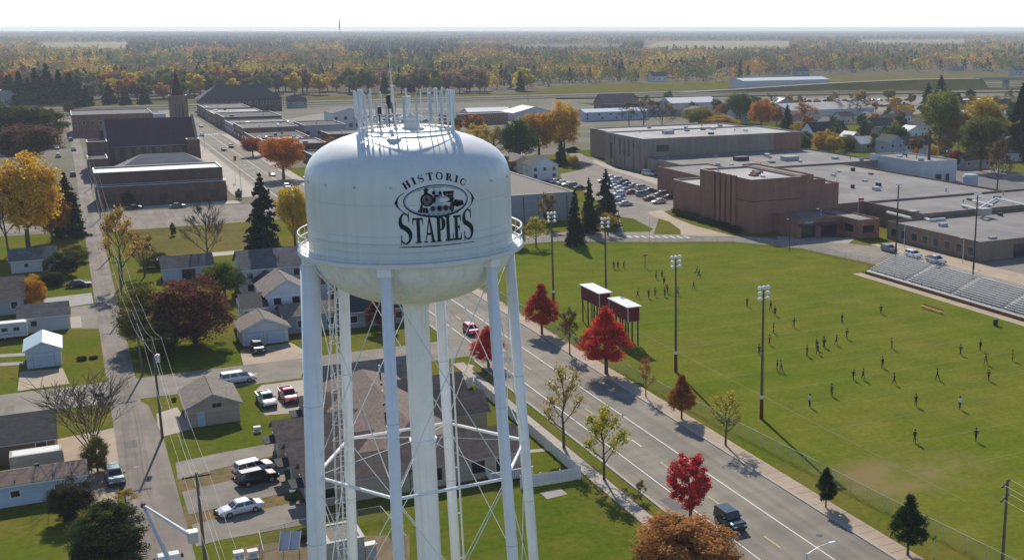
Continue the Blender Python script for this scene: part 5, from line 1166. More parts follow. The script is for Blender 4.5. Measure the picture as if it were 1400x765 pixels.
for (px, pb, pt, w, c, k, lab) in [
  (955,176,146,44,YGREEN,'round0','yellow-green tree behind the tan school block'), (985,178,158,52,(.38,.26,.03),'round1','low golden trees behind the tan school block'.replace('trees','tree')),
  (1012,168,128,38,(.09,.11,.03),'round2','green tree behind the tan school block'), (1040,178,136,34,(.36,.16,.03),'round0','orange tree beside the school corner'),
  (1076,182,144,20,SPRUCE,'spruce0','spruce beside the school corner'), (1082,200,178,40,(.10,.12,.03),'bush0','green bush at the school corner'),
  (1122,206,180,24,(.40,.26,.03),'bush1','golden hedge bush beside the black-roofed house'), (1140,208,184,26,(.38,.27,.03),'bush0','second golden hedge bush on the back street'), (1158,206,184,26,(.16,.15,.03),'bush1','green-gold hedge bush on the back street'),
  (1172,162,128,60,BROWN,'bare0','bare trees behind the white house'.replace('trees','tree')), (1207,208,178,34,(.05,.085,.03),'bush0','green tree hiding the blue-green house'), (1225,204,172,34,(.09,.11,.03),'round1','olive tree behind the white bungalow'),
  (1250,228,202,16,(.32,.13,.04),'thin0','small rust tree before the white bungalow'), (1275,227,197,15,(.42,.28,.03),'round0','small golden tree before the pale blue house'), (1307,230,205,20,(.26,.035,.04),'round1','small crimson tree beside the parked truck'),
  (1284,210,126,50,(.17,.19,.035),'round2','tall yellow-green tree behind the boiler house'), (1310,212,150,40,(.20,.13,.04),'round0','olive-brown tree between two tall trees'),
  (1345,206,134,62,(.36,.25,.035),'round1','tall golden tree at the back street'), (1340,234,160,60,(.10,.125,.035),'round2','broad green tree before the golden tree'),
  (1363,262,190,36,(.10,.085,.05),'thin1','half-bare tree with a red top behind the ducts'), (1362,232,190,24,(.36,.06,.03),'round0','red-orange tree top above the half-bare tree'),
  (1392,220,118,46,(.028,.045,.028),'spruce2','dark spruce at the right-hand street'), (1285,152,104,26,SPRUCE,'spruce0','tall spruce below the embankment'), (1268,150,114,24,SPRUCE,'spruce1','shorter spruce below the embankment'),
  (1215,138,122,18,YGREEN,'round0','small yellow-green tree by the railway'), (1326,142,122,16,DARK,'round1','dark tree beside the bridge'),
  (880,176,130,44,BROWN,'bare1','bare tree before the railway shops'), (905,178,138,40,BROWN,'bare0','second bare tree before the railway shops'), (860,172,140,30,BROWN,'bare1','small bare tree before the light blue shop'),
  (1100,172,140,40,(.30,.14,.05),'thin0','rusty thin tree by the warehouse'), (1056,160,128,30,BROWN,'bare0','bare tree by the school corner'),
  (150,142,114,20,SPRUCE,'spruce0','single spruce behind the church roof'), (172,143,118,16,SPRUCE,'spruce1','small spruce behind the church roof'), (198,142,117,18,SPRUCE,'spruce2','stout spruce behind the church roof'), (119,145,118,18,SPRUCE,'spruce0','spruce beside the olive thicket'),
  (252,200,192,8,(.32,.25,.05),'round0','tiny yellow tree before the church porch'), (304,262,250,14,(.28,.15,.05),'bush0','small orange bush at the brick building corner'), (327,272,258,10,DARK,'bush1','clipped dark bush by the main street'), (176,282,260,16,(.06,.07,.03),'bush0','green bush against the long brick building'),
  (237,322,304,8,(.04,.035,.03),'bush1','small dark bush on the dry lot')]:
    T(k, px, pb, pt, w, c, lab)
for i, (px, pb, pt, w) in enumerate([(14,142,104,26),(30,144,98,24),(52,142,94,26),(68,142,88,24),(84,142,96,24),(98,142,100,22),(110,146,112,22),(42,143,108,22)]):
    T('farspruce%d' % (i % 2), px, pb, pt, w, SPRUCE, 'dark spruce in the tight clump left of the church', 'spruce clump left of the church')
# foundation shrubs by the auditorium and the white porch
for i in range(15):
    tree('bush%d' % (i % 2), 153.6 + random.uniform(-.3, .3), 262 + i*2.5, random.uniform(1.2, 2.0), random.uniform(2.4, 3.2), (.035,.045,.022), 'dark clipped shrub in the row along the auditorium wall', 'shrubs along the auditorium wall', 'shrub', 'shrub')
for i, (px, py, h, w) in enumerate([(238,548,.6,.8),(128,490,.5,1.4),(112,492,.7,1.6),(760,650,.8,1.8),(690,600,.7,1.4),(640,640,.8,1.6),(420,735,1.1,2.2),(300,700,.4,1.4)]):
    x_, y_ = G(px, py); tree('bush%d' % (i % 2), x_, y_, h, w, (.06,.075,.03), 'low shrub planted on a lawn', 'low shrubs on lawns', 'shrub', 'shrub')

# trees standing among the houses and shops
rf = random.Random(9)
FILL = [((1060,1400),(140,180),52,'among the houses behind the school'), ((880,1070),(136,164),16,'near the railway shops'), ((0,95),(150,200),10,'on the yards left of the church'), ((560,720),(170,205),7,'beyond the water tank'), ((1080,1400),(176,214),22,'along the back street'), ((380,480),(196,250),6,'near the main street')]
FC = [((.36,.24,.035),'golden'), ((.32,.14,.035),'orange'), ((.10,.115,.035),'olive'), ((.055,.085,.03),'green'), ((.17,.115,.055),'brown')]
for (xr, yr, n_, where) in FILL:
    for i in range(n_):
        px, py = rf.uniform(*xr), rf.uniform(*yr); c, cn = rf.choice(FC); x, y = G(px, py)
        if 188 < x < 262 and 225 < y < 462: continue
        if 52 < x < 73: continue
        h = rf.uniform(5, 10.5); k = rf.choice(['far0', 'far1', 'far2', 'far1', 'thin0'])
        tree(k, x, y, h, h*rf.uniform(.7, .95), c, '%s tree standing %s' % (cn, where), '%s trees %s' % (cn, where))
# ------------------------------------------------------------------ woods beyond the railway
PAL = [((.125,.15,.045), .27, 'olive'), ((.46,.32,.05), .22, 'golden'), ((.40,.185,.045), .10, 'orange'), ((.19,.145,.09), .15, 'brown'), ((.19,.08,.065), .06, 'maroon'), ((.030,.055,.036), .20, 'dark evergreen')]
rn = random.Random(5)
def edge_y(px): return float(np.interp(px, [-80, 0, 250, 430, 560, 700, 770, 880, 1000, 1060, 1200, 1480], [138, 139, 136, 131, 128, 127, 116, 113, 110, 104, 100, 99]))
stands = []
_py = 142.0
while _py > 42:
    _st = max(1.6, (_py - 40)*.13); _px = -100.0
    while _px < 1500: _px += rn.uniform(25, 95); stands.append((_px, _py + rn.uniform(-.4, .4)*_st, _st, rn.random()))
    _py -= _st
def stand_of(px, py):
    best, bu = 9e9, .5
    for (sx_, sy_, st_, u_) in stands:
        if abs(sy_ - py) > 2.5*st_: continue
        d_ = ((px - sx_)/60)**2 + ((py - sy_)/st_)**2
        if d_ < best: best, bu = d_, u_
    return bu
def pick(px, py):
    if (470 < px < 625 and 58 < py < 82 and rn.random() < .85) or (160 < px < 400 and 52 < py < 72 and rn.random() < .8) or (830 < px < 940 and 58 < py < 74 and rn.random() < .6): return PAL[-1][0], PAL[-1][2]
    if 540 < px < 740 and py > 104 and rn.random() < .3: return PAL[-1][0], PAL[-1][2]
    u = stand_of(px, py) if rn.random() < .55 else rn.random(); acc = 0
    for c, w, n_ in PAL:
        acc += w
        if u <= acc: return c, n_
    return PAL[-1][0], PAL[-1][2]
spots = []; py = 140.0
while py > 43.5:
    step = max(.55, (py - 40)*.036); wtree = 14.0*(py - 40)/CAM_H; px = -90.0
    while px < 1490:
        px += wtree*rn.uniform(.4, 1.1)
        yy = py + rn.uniform(-.5, .5)*step
        if yy < edge_y(px) and yy > 42.6:
            if not ((700 < px < 850 and 62 < yy < 71) or (880 < px < 1080 and 57 < yy < 72) or (55 < px < 175 and 58 < yy < 72) or (1175 < px < 1320 and 55 < yy < 65)): spots.append((px, yy))
    py -= step
# scattered trees on the green field and along the railway
for _ in range(16): spots.append((rn.uniform(760, 1010), rn.uniform(106, 115)))
spots.sort(key=lambda s: -s[1])
NEAR = 125
for i, (px, py) in enumerate(spots[:NEAR]):
    x, y = G(px, py); c, n_ = pick(px, py); h = rn.uniform(12, 21)*(.9 if 'ever' in n_ else 1); w = h*(.5 if 'ever' in n_ else rn.uniform(.75, 1.0))
    tree('farspruce%d' % (i % 2) if 'ever' in n_ else 'far%d' % (i % 3), x, y, h, w, c, '%s tree at the edge of the woods beyond the railway' % n_, '%s trees at the edge of the woods' % n_)
far = spots[NEAR:]
rng = np.random.default_rng(3); CC = []; SS = []; TT = []; OO = []
for (px, py) in far:
    x, y = G(px, py); d_ = math.hypot(x, y); c, n_ = pick(px, py); h = rn.uniform(13, 21)*(.85 if 'ever' in n_ else 1); w = h*(.36 if 'ever' in n_ else rn.uniform(.42, .6))
    m = 90 if d_ < 1500 else 50 if d_ < 2600 else 24 if d_ < 5000 else 10
    sz = (1.15 if d_ < 1500 else 1.6 if d_ < 2600 else 2.4 if d_ < 5000 else 3.8)
    d = rng.normal(size=(m, 3)); d /= np.linalg.norm(d, axis=1, keepdims=True); d *= (rng.random((m, 1))**.45)
    if 'ever' in n_:
        t = rng.random(m)**.8; tw = np.clip(1.25*(1-t), 0, 1)**.8; p = np.stack([x + d[:, 0]*w*tw, y + d[:, 1]*w*tw, .05*h + t*h*.95], 1)
    else: p = np.array([x, y, h*.5]) + d*np.array([w, w, h*.5])
    OO.append(d/(np.linalg.norm(d, axis=1, keepdims=True) + 1e-6)); CC.append(p); SS.append(np.full(m, sz)*rng.uniform(.7, 1.3, m)); TT.append(np.array(c)*rng.uniform(.6, 1.6)*rng.uniform(.82, 1.2, (m, 1)))
CC = np.concatenate(CC); SS = np.concatenate(SS); TT = np.concatenate(TT)
me = leaf_mesh('woodland', CC, SS, np.full(len(CC), .5), M['forest_leaves'], rng, .2, 1.0, np.concatenate(OO), .35)
at = me.attributes.new('tint', 'FLOAT_COLOR', 'FACE'); at.data.foreach_set('color', np.concatenate([TT, np.ones((len(TT), 1))], 1).ravel())
tag(link('woodland', me), 'mixed autumn woodland stretching to the horizon', 'woodland', None, 'stuff')
print('woodland leaves', len(CC), 'trees', len(far))
# ================================================================== VEHICLES
def loft(b, rings, mi=0, caps=True):
    base = len(b.v); n = len(rings[0])
    for r in rings: b.v += [tuple(p) for p in r]
    for k in range(len(rings)-1):
        for i in range(n):
            j = (i+1) % n; b.f.append((base+k*n+i, base+(k+1)*n+i, base+(k+1)*n+j, base+k*n+j)); b.m.append(mi)
    if caps:
        b.f.append(tuple(base+i for i in range(n))); b.m.append(mi)
        b.f.append(tuple(base+(len(rings)-1)*n+i for i in range(n))[::-1]); b.m.append(mi)
SPEC = {  # length, half width, ground clearance, stations (x, top z), greenhouse base x0,x1, top x0,x1, belt z, roof z, wheel radius, axle positions
 'sedan':  (4.8, .91, .22, [(-2.4,.70),(-2.3,.92),(-1.5,1.0),(1.0,.98),(1.9,.86),(2.35,.72),(2.4,.50)], (-1.75, 1.15), (-.95, .45), .98, 1.45, .33, (-1.38, 1.42)),
 'suv':    (4.7, .94, .28, [(-2.35,.75),(-2.28,1.08),(-1.2,1.14),(1.1,1.12),(2.0,1.05),(2.3,.86),(2.35,.55)], (-2.22, 1.25), (-2.0, .55), 1.12, 1.74, .37, (-1.36, 1.40)),
 'van':    (5.1, .98, .24, [(-2.55,.70),(-2.5,1.05),(-1.0,1.10),(1.3,1.08),(2.1,.98),(2.5,.74),(2.55,.50)], (-2.45, 1.75), (-2.3, .75), 1.08, 1.76, .35, (-1.55, 1.50)),
 'pickup': (5.7, .98, .34, [(-2.85,.85),(-2.82,1.12),(-.6,1.14),(1.3,1.16),(2.4,1.10),(2.8,.92),(2.85,.60)], (-.55, 1.45), (-.25, .80), 1.15, 1.85, .40, (-1.75, 1.85)),
 'jeep':   (4.5, .92, .42, [(-2.2,.85),(-2.18,1.15),(-1.0,1.18),(.9,1.18),(2.0,1.12),(2.12,1.02),(2.2,.75)], (-2.12, .85), (-2.05, .55), 1.18, 1.86, .42, (-1.3, 1.45))}
CARS = {}
def car_proto(kind):
    L_, hw, gc, st, gb, gt, belt, roof, wr, ax = SPEC[kind]; b = MB(); rings = []
    for (x, zt) in st:
        w = hw*(.90 if abs(x) > L_/2-.12 else .97 if abs(x) > L_/2-.5 else 1.0); z0 = gc + (.10 if abs(x) > L_/2-.3 else 0)
        zt = max(zt, z0 + .2)
        rings.append([(x,-w*.9,z0),(x,-w,z0+.14),(x,-w,z0+(zt-z0)*.68),(x,-w*.93,zt-.04),(x,-w*.80,zt),(x,w*.80,zt),(x,w*.93,zt-.04),(x,w,z0+(zt-z0)*.68),(x,w,z0+.14),(x,w*.9,z0)])
    loft(b, rings)
    wb, wt = hw*.90, hw*(.86 if kind == 'jeep' else .74); zb = belt - .05
    rg = [[(gb[0],-wb,zb),(gb[1],-wb,zb),(gb[1],wb,zb),(gb[0],wb,zb)], [(gt[0],-wt,roof-.06),(gt[1],-wt,roof-.06),(gt[1],wt,roof-.06),(gt[0],wt,roof-.06)], [(gt[0]+.12,-wt*.9,roof),(gt[1]-.12,-wt*.9,roof),(gt[1]-.12,wt*.9,roof),(gt[0]+.12,wt*.9,roof)]]
    base = len(b.v)
    for r in rg: b.v += r
    for k in range(2):
        for i in range(4): j = (i+1) % 4; b.f.append((base+k*4+i, base+k*4+j, base+k*4+4+j, base+k*4+4+i)); b.m.append(0)
    b.f.append((base+8, base+9, base+10, base+11)); b.m.append(0)
    if kind == 'pickup':
        b.box(-2.72, -.62, -.82, .82, 1.145, 1.152, 1)
        for (y0, y1) in ((-.97, -.84), (.84, .97)): b.box(-2.8, -.58, y0, y1, 1.10, 1.27)
        b.box(-2.84, -2.76, -.84, .84, .7, 1.27)
    b.box(-L_/2-.05, -L_/2+.1, -hw*.86, hw*.86, gc+.12, gc+.34, 2); b.box(L_/2-.1, L_/2+.06, -hw*.86, hw*.86, gc+.1, gc+.32, 2)
    body = b.mesh('body', [M['car_paint'], M['tyre'], M['trim_dark']])
    def lerp(a, c, t): return tuple(a[i] + (c[i]-a[i])*t for i in range(3))
    def pane(A, B, C, D, name, mx=.08, my=.12, out=.012):
        a, c = Vector(A), Vector(B); n = (c-a).cross(Vector(D)-a).normalized()*out; b = MB()
        P = lambda u, v: Vector(lerp(lerp(A, B, u), lerp(D, C, u), v)) + n
        b.poly([P(mx, my), P(1-mx, my), P(1-mx, 1-my), P(mx, 1-my)]); return b.mesh(name, M['glass'])
    lo, hi = rg[0], rg[1]
    parts = [('body', body, (0,0,0)), ('windshield', pane(lo[1], lo[2], hi[2], hi[1], 'windshield'), (0,0,0)), ('rear_window', pane(lo[3], lo[0], hi[0], hi[3], 'rear_window'), (0,0,0))]
    nw = 3 if kind in ('suv', 'van', 'jeep') else 2
    for k in range(nw):
        t0, t1 = k/nw, (k+1)/nw
        parts.append(('side_window', pane(lerp(lo[0],lo[1],t0), lerp(lo[0],lo[1],t1), lerp(hi[0],hi[1],t1), lerp(hi[0],hi[1],t0), 'side_window', .06), (0,0,0)))
        parts.append(('side_window', pane(lerp(lo[2],lo[3],t0), lerp(lo[2],lo[3],t1), lerp(hi[2],hi[3],t1), lerp(hi[2],hi[3],t0), 'side_window', .06), (0,0,0)))
    w = MB(); w.tube((0,-.11,0),(0,.11,0), wr, n=16); wm = w.mesh('wheel', M['tyre']); r = MB(); r.tube((0,-.125,0),(0,.125,0), wr*.62, n=12); rm = r.mesh('rim', M['rim'])
    hl = MB(); hl.box(-.05, .05, -.18, .18, -.07, .07); hm = hl.mesh('headlight', M['lamp_white']); tm_ = hl.mesh('tail_light', M['lamp_red'])
    o = empty(kind, (0, 0, 0))
    for (n_, me, lc) in parts: link(n_, me, o, lc)
    for x in ax:
        for y in (-hw+.06, hw-.06):
            q = link('wheel', wm, o, (x, y, wr)); link('rim', rm, q)
    zl = gc + (st[-2][1]-gc)*.72; zr = gc + (st[1][1]-gc)*.72
    for y in (-hw*.66, hw*.66):
        link('headlight', hm, o, (L_/2-.03, y, zl)); link('tail_light', tm_, o, (-L_/2+.02, y, zr))
    if kind == 'jeep':
        s = MB(); s.tube((-2.45,0,1.0),(-2.2,0,1.0),.40,n=14); link('spare_wheel', s.mesh('spare_wheel', M['tyre']), o)
    for sd in (-1, 1):
        m_ = MB(); m_.box(-.08, .08, -.12, .12, 0, .16); link('mirror', m_.mesh('mirror', M['trim_dark']), o, (gb[1]-.35, sd*(hw+.08), belt))
    CARS[kind] = o; return o
for k in SPEC: car_proto(k)
used = set(); NM = {'sedan': 'sedan_car', 'suv': 'suv_car', 'van': 'minivan', 'pickup': 'pickup_truck', 'jeep': 'jeep_car'}
def car(kind, px, py, deg, color, label, group=None, xy=None, scale=1.0):
    x, y = xy or G(px, py)
    if kind in used: o = copy_tree(CARS[kind])
    else: o = CARS[kind]; used.add(kind)
    for k in ('label', 'category', 'group'):
        if k in o: del o[k]
    o.name = NM[kind]; o.location = (x, y, .03); o.rotation_euler = (0, 0, R(deg)); o.scale = (scale,)*3
    tag(o, label, 'truck' if kind == 'pickup' else 'van' if kind == 'van' else 'car', group)
    for c in o.children:
        if c.name.startswith('body'): c.color = (*color, 1)
    return o
WHT, SIL, GRY, BLK, REDC, BLU, TEAL, MRN = (.72,.73,.74), (.48,.50,.52), (.20,.21,.22), (.012,.012,.014), (.34,.02,.03), (.05,.09,.17), (.05,.13,.15), (.12,.02,.025)
car('jeep', 0, 0, -90, (.018,.035,.05), 'dark blue boxy jeep driving past the red upright maple', xy=(58.8, 101.4))
car('suv', 0, 0, -90, (.42,.03,.07), 'red suv driving down the highway behind the tower', xy=(59.3, 193.5))
car('van', 0, 0, 4, (.58,.60,.62), 'silver minivan parked on the side street', xy=(19.0, 181.6))
car('pickup', 0, 0, -86, WHT, 'white pickup on the pale concrete pad', xy=(21.2, 168.6))
car('pickup', 0, 0, -88, (.42,.03,.07), 'red pickup on the pale concrete pad', xy=(24.3, 169.2))
car('suv', 0, 0, -90, BLK, 'black suv before the double garage', xy=(24.3, 198.6))
car('suv', 0, 0, -86, (.16,.22,.22), 'grey-green suv beside the mobile home', xy=(.7, 146.2))
car('suv', 0, 0, 14, WHT, 'white suv on the drive behind the black suv', xy=(15.7, 141.4))
car('suv', 0, 0, 10, BLK, 'black suv beside the white suv on the drive', xy=(15.6, 138.0))
car('sedan', 0, 0, 190, (.56,.57,.59), 'silver sedan on the leaf-strewn drive', xy=(12.6, 129.6))
car('sedan', 184, 286, 8, BLK, 'black sedan before the long brick building'); car('sedan', 243, 284, 8, TEAL, 'teal sedan before the long brick building')
car('sedan', 108, 392, 0, (.03,.035,.04), 'dark sedan by the low dark bush')
car('suv', 0, 0, -90, GRY, 'grey suv parked beside the classroom wing', xy=(172.4, 222.5)); car('suv', 0, 0, -90, WHT, 'white suv parked beside the classroom wing', xy=(173.0, 214.0)); car('pickup', 0, 0, -90, SIL, 'silver pickup parked beside the classroom wing', xy=(173.2, 206.2))
car('van', 888, 240, -70, (.55,.53,.48), 'pale van at the school entrance', scale=1.2)
lot = [(842,257,'sedan',SIL),(848.5,259.5,'sedan',WHT),(855.5,262,'sedan',GRY),(864,265,'sedan',MRN),(878,268,'suv',GRY),(889,274,'sedan',MRN),(901,278,'sedan',SIL),(851,252,'suv',BLK),(859.5,254,'sedan',BLU),(868,256,'sedan',GRY),(878,259,'suv',SIL),(889.5,263,'sedan',TEAL),(904,268,'suv',GRY),(916,272,'sedan',BLK),(845,275,'sedan',SIL),(855,281,'sedan',SIL),(846,268,'suv',WHT),(770,252,'sedan',SIL),(777,254,'sedan',WHT),(785,256,'suv',GRY),(793,259,'sedan',BLK),(760,250,'sedan',SIL),(838,254,'sedan',BLU),(832,251,'sedan',GRY),(842,248,'suv',SIL),(834,245,'sedan',WHT),(826,249,'sedan',BLK)]
CN = {SIL: 'silver', WHT: 'white', GRY: 'grey', MRN: 'maroon', BLK: 'black', BLU: 'blue', TEAL: 'teal', REDC: 'red'}
for (px, py, k, c) in lot: car(k, px, py, random.choice((2, 182)), c, '%s %s parked in the school car park' % (CN[c], k), 'cars in the school car park')
for (px, py, k, c, d, lab) in [(306,206,'sedan',BLK,90,'black sedan on the main street'),(316,202,'suv',MRN,-90,'maroon suv on the main street'),(275,174,'sedan',SIL,90,'silver sedan far up the main street'),(276,186,'sedan',GRY,90,'grey sedan far up the main street'),(372,240,'sedan',BLK,-90,'black sedan by the orange street tree'),(393,258,'suv',WHT,-90,'white suv below the orange street tree'),(400,262,'sedan',MRN,-90,'maroon sedan below the orange street tree'),
    (101,206,'sedan',TEAL,90,'teal sedan in the alley beside the church'),(97,193,'suv',BLU,90,'blue suv in the alley beside the church'),(78,204,'sedan',WHT,90,'white sedan under the broad brown tree'),(80,215,'suv',SIL,90,'silver suv under the broad brown tree'),(100,241,'suv',(.06,.07,.08),90,'dark suv in the alley by the brick building'),
    (1318,230,'pickup',SIL,0,'silver pickup beside the crimson tree'),(1296,210,'sedan',GRY,0,'grey sedan on the back street'),(1294,258,'sedan',SIL,20,'silver sedan by the boiler house'),(1276,257,'suv',WHT,20,'white suv by the boiler house'),(1300,218,'sedan',BLK,30,'black sedan on the back street'),(1090,198,'suv',BLK,20,'black suv behind the school')]:
    car(k, px, py, d, c, lab)
r2 = random.Random(21)
for i in range(26):
    c = r2.choice([SIL, WHT, GRY, BLK, BLU, BLK]); k = r2.choice(['sedan', 'suv', 'pickup']); rr = i % 3
    car(k, 0, 0, r2.choice((0, 180)), c, '%s %s in the car park behind the main street' % (CN[c], k), 'cars behind the main street', xy=(158 + (i//3)*3.1 + r2.uniform(-.3, .3), 668 + rr*22 + r2.uniform(-1, 1)))
for i in range(30):
    c = r2.choice([SIL, WHT, GRY, BLK, BLK, REDC]); k = r2.choice(['sedan', 'suv', 'pickup'])
    car(k, 1108 + (i % 15)*9.5 + r2.uniform(-2, 2), 139.5 + (i//15)*8 - (i % 15)*.12, r2.choice((0, 90)), c, '%s %s standing in the dealer lot below the embankment' % (CN[c], k), 'cars in the dealer lot')

# bucket truck at the alley
bt = empty('bucket_truck', (4.4, 114.6, .03), R(90), 'white bucket truck working on the alley pole', 'truck')
b = MB(); loft(b, [[(x,-w,.55),(x,-w,z*.8),(x,-w*.9,z),(x,w*.9,z),(x,w,z*.8),(x,w,.55)] for (x, w, z) in ((1.0,1.05,2.5),(2.0,1.05,2.5),(2.6,1.0,1.6),(3.3,.95,1.45),(3.45,.9,1.2))]); b.build('cab', M['roof_white'], bt)
b = MB(); b.poly([(2.08,-.85,2.40),(2.62,-.85,1.66),(2.62,.85,1.66),(2.08,.85,2.40)][::-1]); b.build('windshield', M['glass'], bt, (.03, 0, .03))
for s_ in (-1, 1):
    b = MB(); b.poly([(1.15,s_*1.062,1.7),(2.0,s_*1.062,1.7),(1.95,s_*1.02,2.25),(1.15,s_*1.02,2.25)]); b.build('side_window', M['glass'], bt)
    b = MB(); b.box(2.1, 2.3, s_*1.25-.12, s_*1.25+.12, 1.6, 2.0); b.build('mirror', M['trim_dark'], bt)
b = MB(); b.box(-3.3, .9, -1.15, 1.15, .6, 1.0); b.build('chassis', M['steel_dark'], bt)
for (x0, x1) in ((-3.2,-1.9),(-1.85,-.55),(-.5,.85)):
    for s_ in (-1, 1): b = MB(); b.box(x0, x1, s_*.82-.3, s_*.82+.3, 1.0, 1.75); b.build('tool_locker', M['roof_white'], bt)
for x in (2.3, -2.0):
    for s_ in (-1, 1): b = MB(); b.tube((x,s_*.95-.14,.48),(x,s_*.95+.14,.48),.48,n=14); b.build('wheel', M['tyre'], bt)
b = MB(); b.tube((-.6,0,1.0),(-.6,0,2.6),.35,n=12); b.build('turret', M['roof_white'], bt)
def tl(px, py, z): x, y = G(px, py, z); return bt.matrix_basis.inverted() @ Vector((x, y, z))
import_m = Matrix.Translation(bt.location) @ Matrix.Rotation(R(90), 4, 'Z'); inv = import_m.inverted()
def tl(px, py, z): x, y = G(px, py, z); return inv @ Vector((x, y, z))
elb = tl(196, 690, 6.6); tip = tl(257, 729, 6.2)
b = MB(); b.tube((-.6,0,2.5), elb, .24, .17, 6); b.build('lower_boom', M['steel'], bt)
b = MB(); b.tube(elb, tip, .13, .20, 6); b.build('upper_boom', M['roof_white'], bt)
b = MB(); b.tube(elb - Vector((.25,0,0)), elb + Vector((.25,0,0)), .26, n=10); b.build('elbow', M['trim_dark'], bt)
b = MB(); b.tube(elb.lerp(tip, .55) + Vector((0,-.3,-.2)), tip + Vector((0,-.1,-.25)), .07, n=5); b.build('levelling_rod', M['roof_white'], bt)
b = MB(); b.box(-.45, .45, -.45, .45, -1.0, .1); b.build('bucket', M['galv'], bt, tuple(tip + Vector((.3, -.4, 0))))

# ================================================================== STREET FURNITURE
def utility_pole(x, y, h, label, arms=1, rz=0, lean=0):
    o = empty('utility_pole', (x, y, 0), rz, label, 'pole'); b = MB(); b.tube((0,0,-.2),(lean,0,h),.18,.12,9); b.build('shaft', M['wood_pole'], o)
    for k in range(arms):
        z = h - .5 - k*1.5; b = MB(); b.box(-1.25, 1.25, -.07, .07, z, z+.14); cr_ = b.build('crossarm', M['wood_dark'], o, (lean, .16, 0))
        for xx in (-1.1, -.45, .45, 1.1):
            b = MB(); b.tube((xx,0,z+.14),(xx,0,z+.36),.05,n=6); b.build('insulator', M['trim_grey'], cr_)
    return o
poles = [(7.4,112.5,11.6),(6.9,160.1,13.6),(6.4,192.5,10.5),(5.9,236.5,10.5),(5.9,300.0,10.5),(5.9,365.0,10.5),(5.6,440.0,10.5)]
pl = ['alley pole that the bucket truck reaches', 'tall dark alley pole beside the tan garage', 'alley pole at the side street corner', 'alley pole beside the olive tree', 'alley pole by the tall tan-yellow tree', 'alley pole at the corner of the long brick building', 'alley pole beside the church annex']
for (p, lb) in zip(poles, pl): utility_pole(p[0], p[1], p[2], 'wooden ' + lb, 1)
b = MB(); b.tube((0,0,0),(0,0,1.0),.28,n=10); b.tube((0,0,1.0),(0,0,1.1),.15,n=8); tag(b.build('transformer', M['galv'], None, (6.9 + .45, 160.1, 10.2)), 'grey transformer can hung on the tall alley pole', 'transformer')
allp = [(7.9, 70, 11.6)] + poles
for (p, q) in zip(allp, allp[1:]):
    for dx, dz in ((-1.1, -.15), (0, .05), (1.1, -.15), (.05, -2.2)):
        b = MB(); n = 10; prev = None
        for i in range(n+1):
            t = i/n; c = (p[0]+dx+(q[0]-p[0])*t, p[1]+(q[1]-p[1])*t, p[2]+dz+(q[2]-p[2])*t - 4*.9*t*(1-t))
            if prev: b.tube(prev, c, .012 if dz > -1 else .02, n=4, caps=False)
            prev = c
        tag(b.build('power_line', M['wire']), 'sagging power line strung along the alley poles', 'wire', 'power lines along the alley')
h_ = Zat(655, 78.5, 81); utility_pole(78.5, 81, h_, 'grey wooden pole with two crossarms on the field edge', 2, R(30))
for dx in (-1.0, 1.0):
    for dz in (-.3, -1.8):
        b = MB(); prev = None
        for i in range(11):
            t = i/10; c = (78.5+dx*.8, 81 - 46*t + dx*.5, h_+dz - 4*.8*t*(1-t))
            if prev: b.tube(prev, c, .02, n=4, caps=False)
            prev = c
        tag(b.build('power_line', M['wire']), 'power line leaving the field-edge pole', 'wire', 'power lines at the field edge')
for (px, py, hh, lab) in [(512,130,14,'thin pole behind the tank antennas'),(388,142,12,'pole by the railway'),(722,140,14,'pole before the white warehouse'),(1147,140,12,'pole beside the dealer lot')]:
    x, y = G(px, py); utility_pole(x, y, hh, lab + ' far off', 1)

def stadium_light(x, y, h, label, n=3, painted=True):
    o = empty('stadium_light', (x, y, 0), 0, label, 'light pole', 'stadium lights'); b = MB(); b.tube((0,0,3.4 if painted else 0),(0,0,h),.22,.13,10); b.build('pole', M['steel_dark' if not painted else 'wood_pole'], o)
    if painted:
        b = MB(); b.tube((0,0,0),(0,0,2.9),.27,.25,10); b.build('painted_base', M['press_red'], o); b = MB(); b.tube((0,0,2.9),(0,0,3.4),.245,.23,10); b.build('white_band', M['trim_white'], o)
    for k in range(n):
        z = h - .1 - k*.75; b = MB(); b.box(-.85, .85, -.05, .05, z-.05, z+.05); a = b.build('crossarm', M['steel'], o)
        for xx in ((-.62, .62) if k else (-.66, 0, .66)):
            b = MB(); b.lathe([(.05, 0), (.28, .10), (.30, .30), (.20, .48), (0, .52)], 10); b.build('lamp', M['lamp_white'], a, (xx, -.12, z - .22))
stadium_light(*G(757, 420), 18.3, 'tall stadium light beside the small red maple'); stadium_light(*G(829, 431), 18.3, 'tall stadium light rising behind the press boxes'); stadium_light(*G(924, 508), 18.3, 'tall stadium light between the maples and the players')
stadium_light(*G(1041, 572), 18.5, 'tall stadium light beside the sparse yellow tree'); stadium_light(*G(1224, 361), 18.3, 'tall dark stadium light at the end of the bleachers', 2, False); stadium_light(*G(1330, 381), 18.3, 'tall dark stadium light behind the bleachers', 2, False)
def street_lamp(x, y, h, rz, label, arm=2.4, m='galv'):
    o = empty('street_lamp', (x, y, 0), rz, label, 'street lamp'); b = MB(); b.tube((0,0,0),(0,0,h),.09,.065,8); b.build('post', M[m], o)
    b = MB(); b.tube((0,0,h-.1),(arm*.5,0,h+.35),.045,n=6); b.tube((arm*.5,0,h+.35),(arm,0,h+.5),.04,n=6); b.build('arm', M[m], o); b = MB(); b.box(arm-.1, arm+.55, -.12, .12, h+.42, h+.56); b.build('lamp_head', M['lamp_white' if m == 'galv' else 'trim_grey'], o)
street_lamp(54.05, 79.6, 7.0, 0, 'slim galvanised lamp leaning over the highway'); street_lamp(*G(1122, 321), 6.5, R(200), 'pale lamp post before the low school entrance', 1.4)
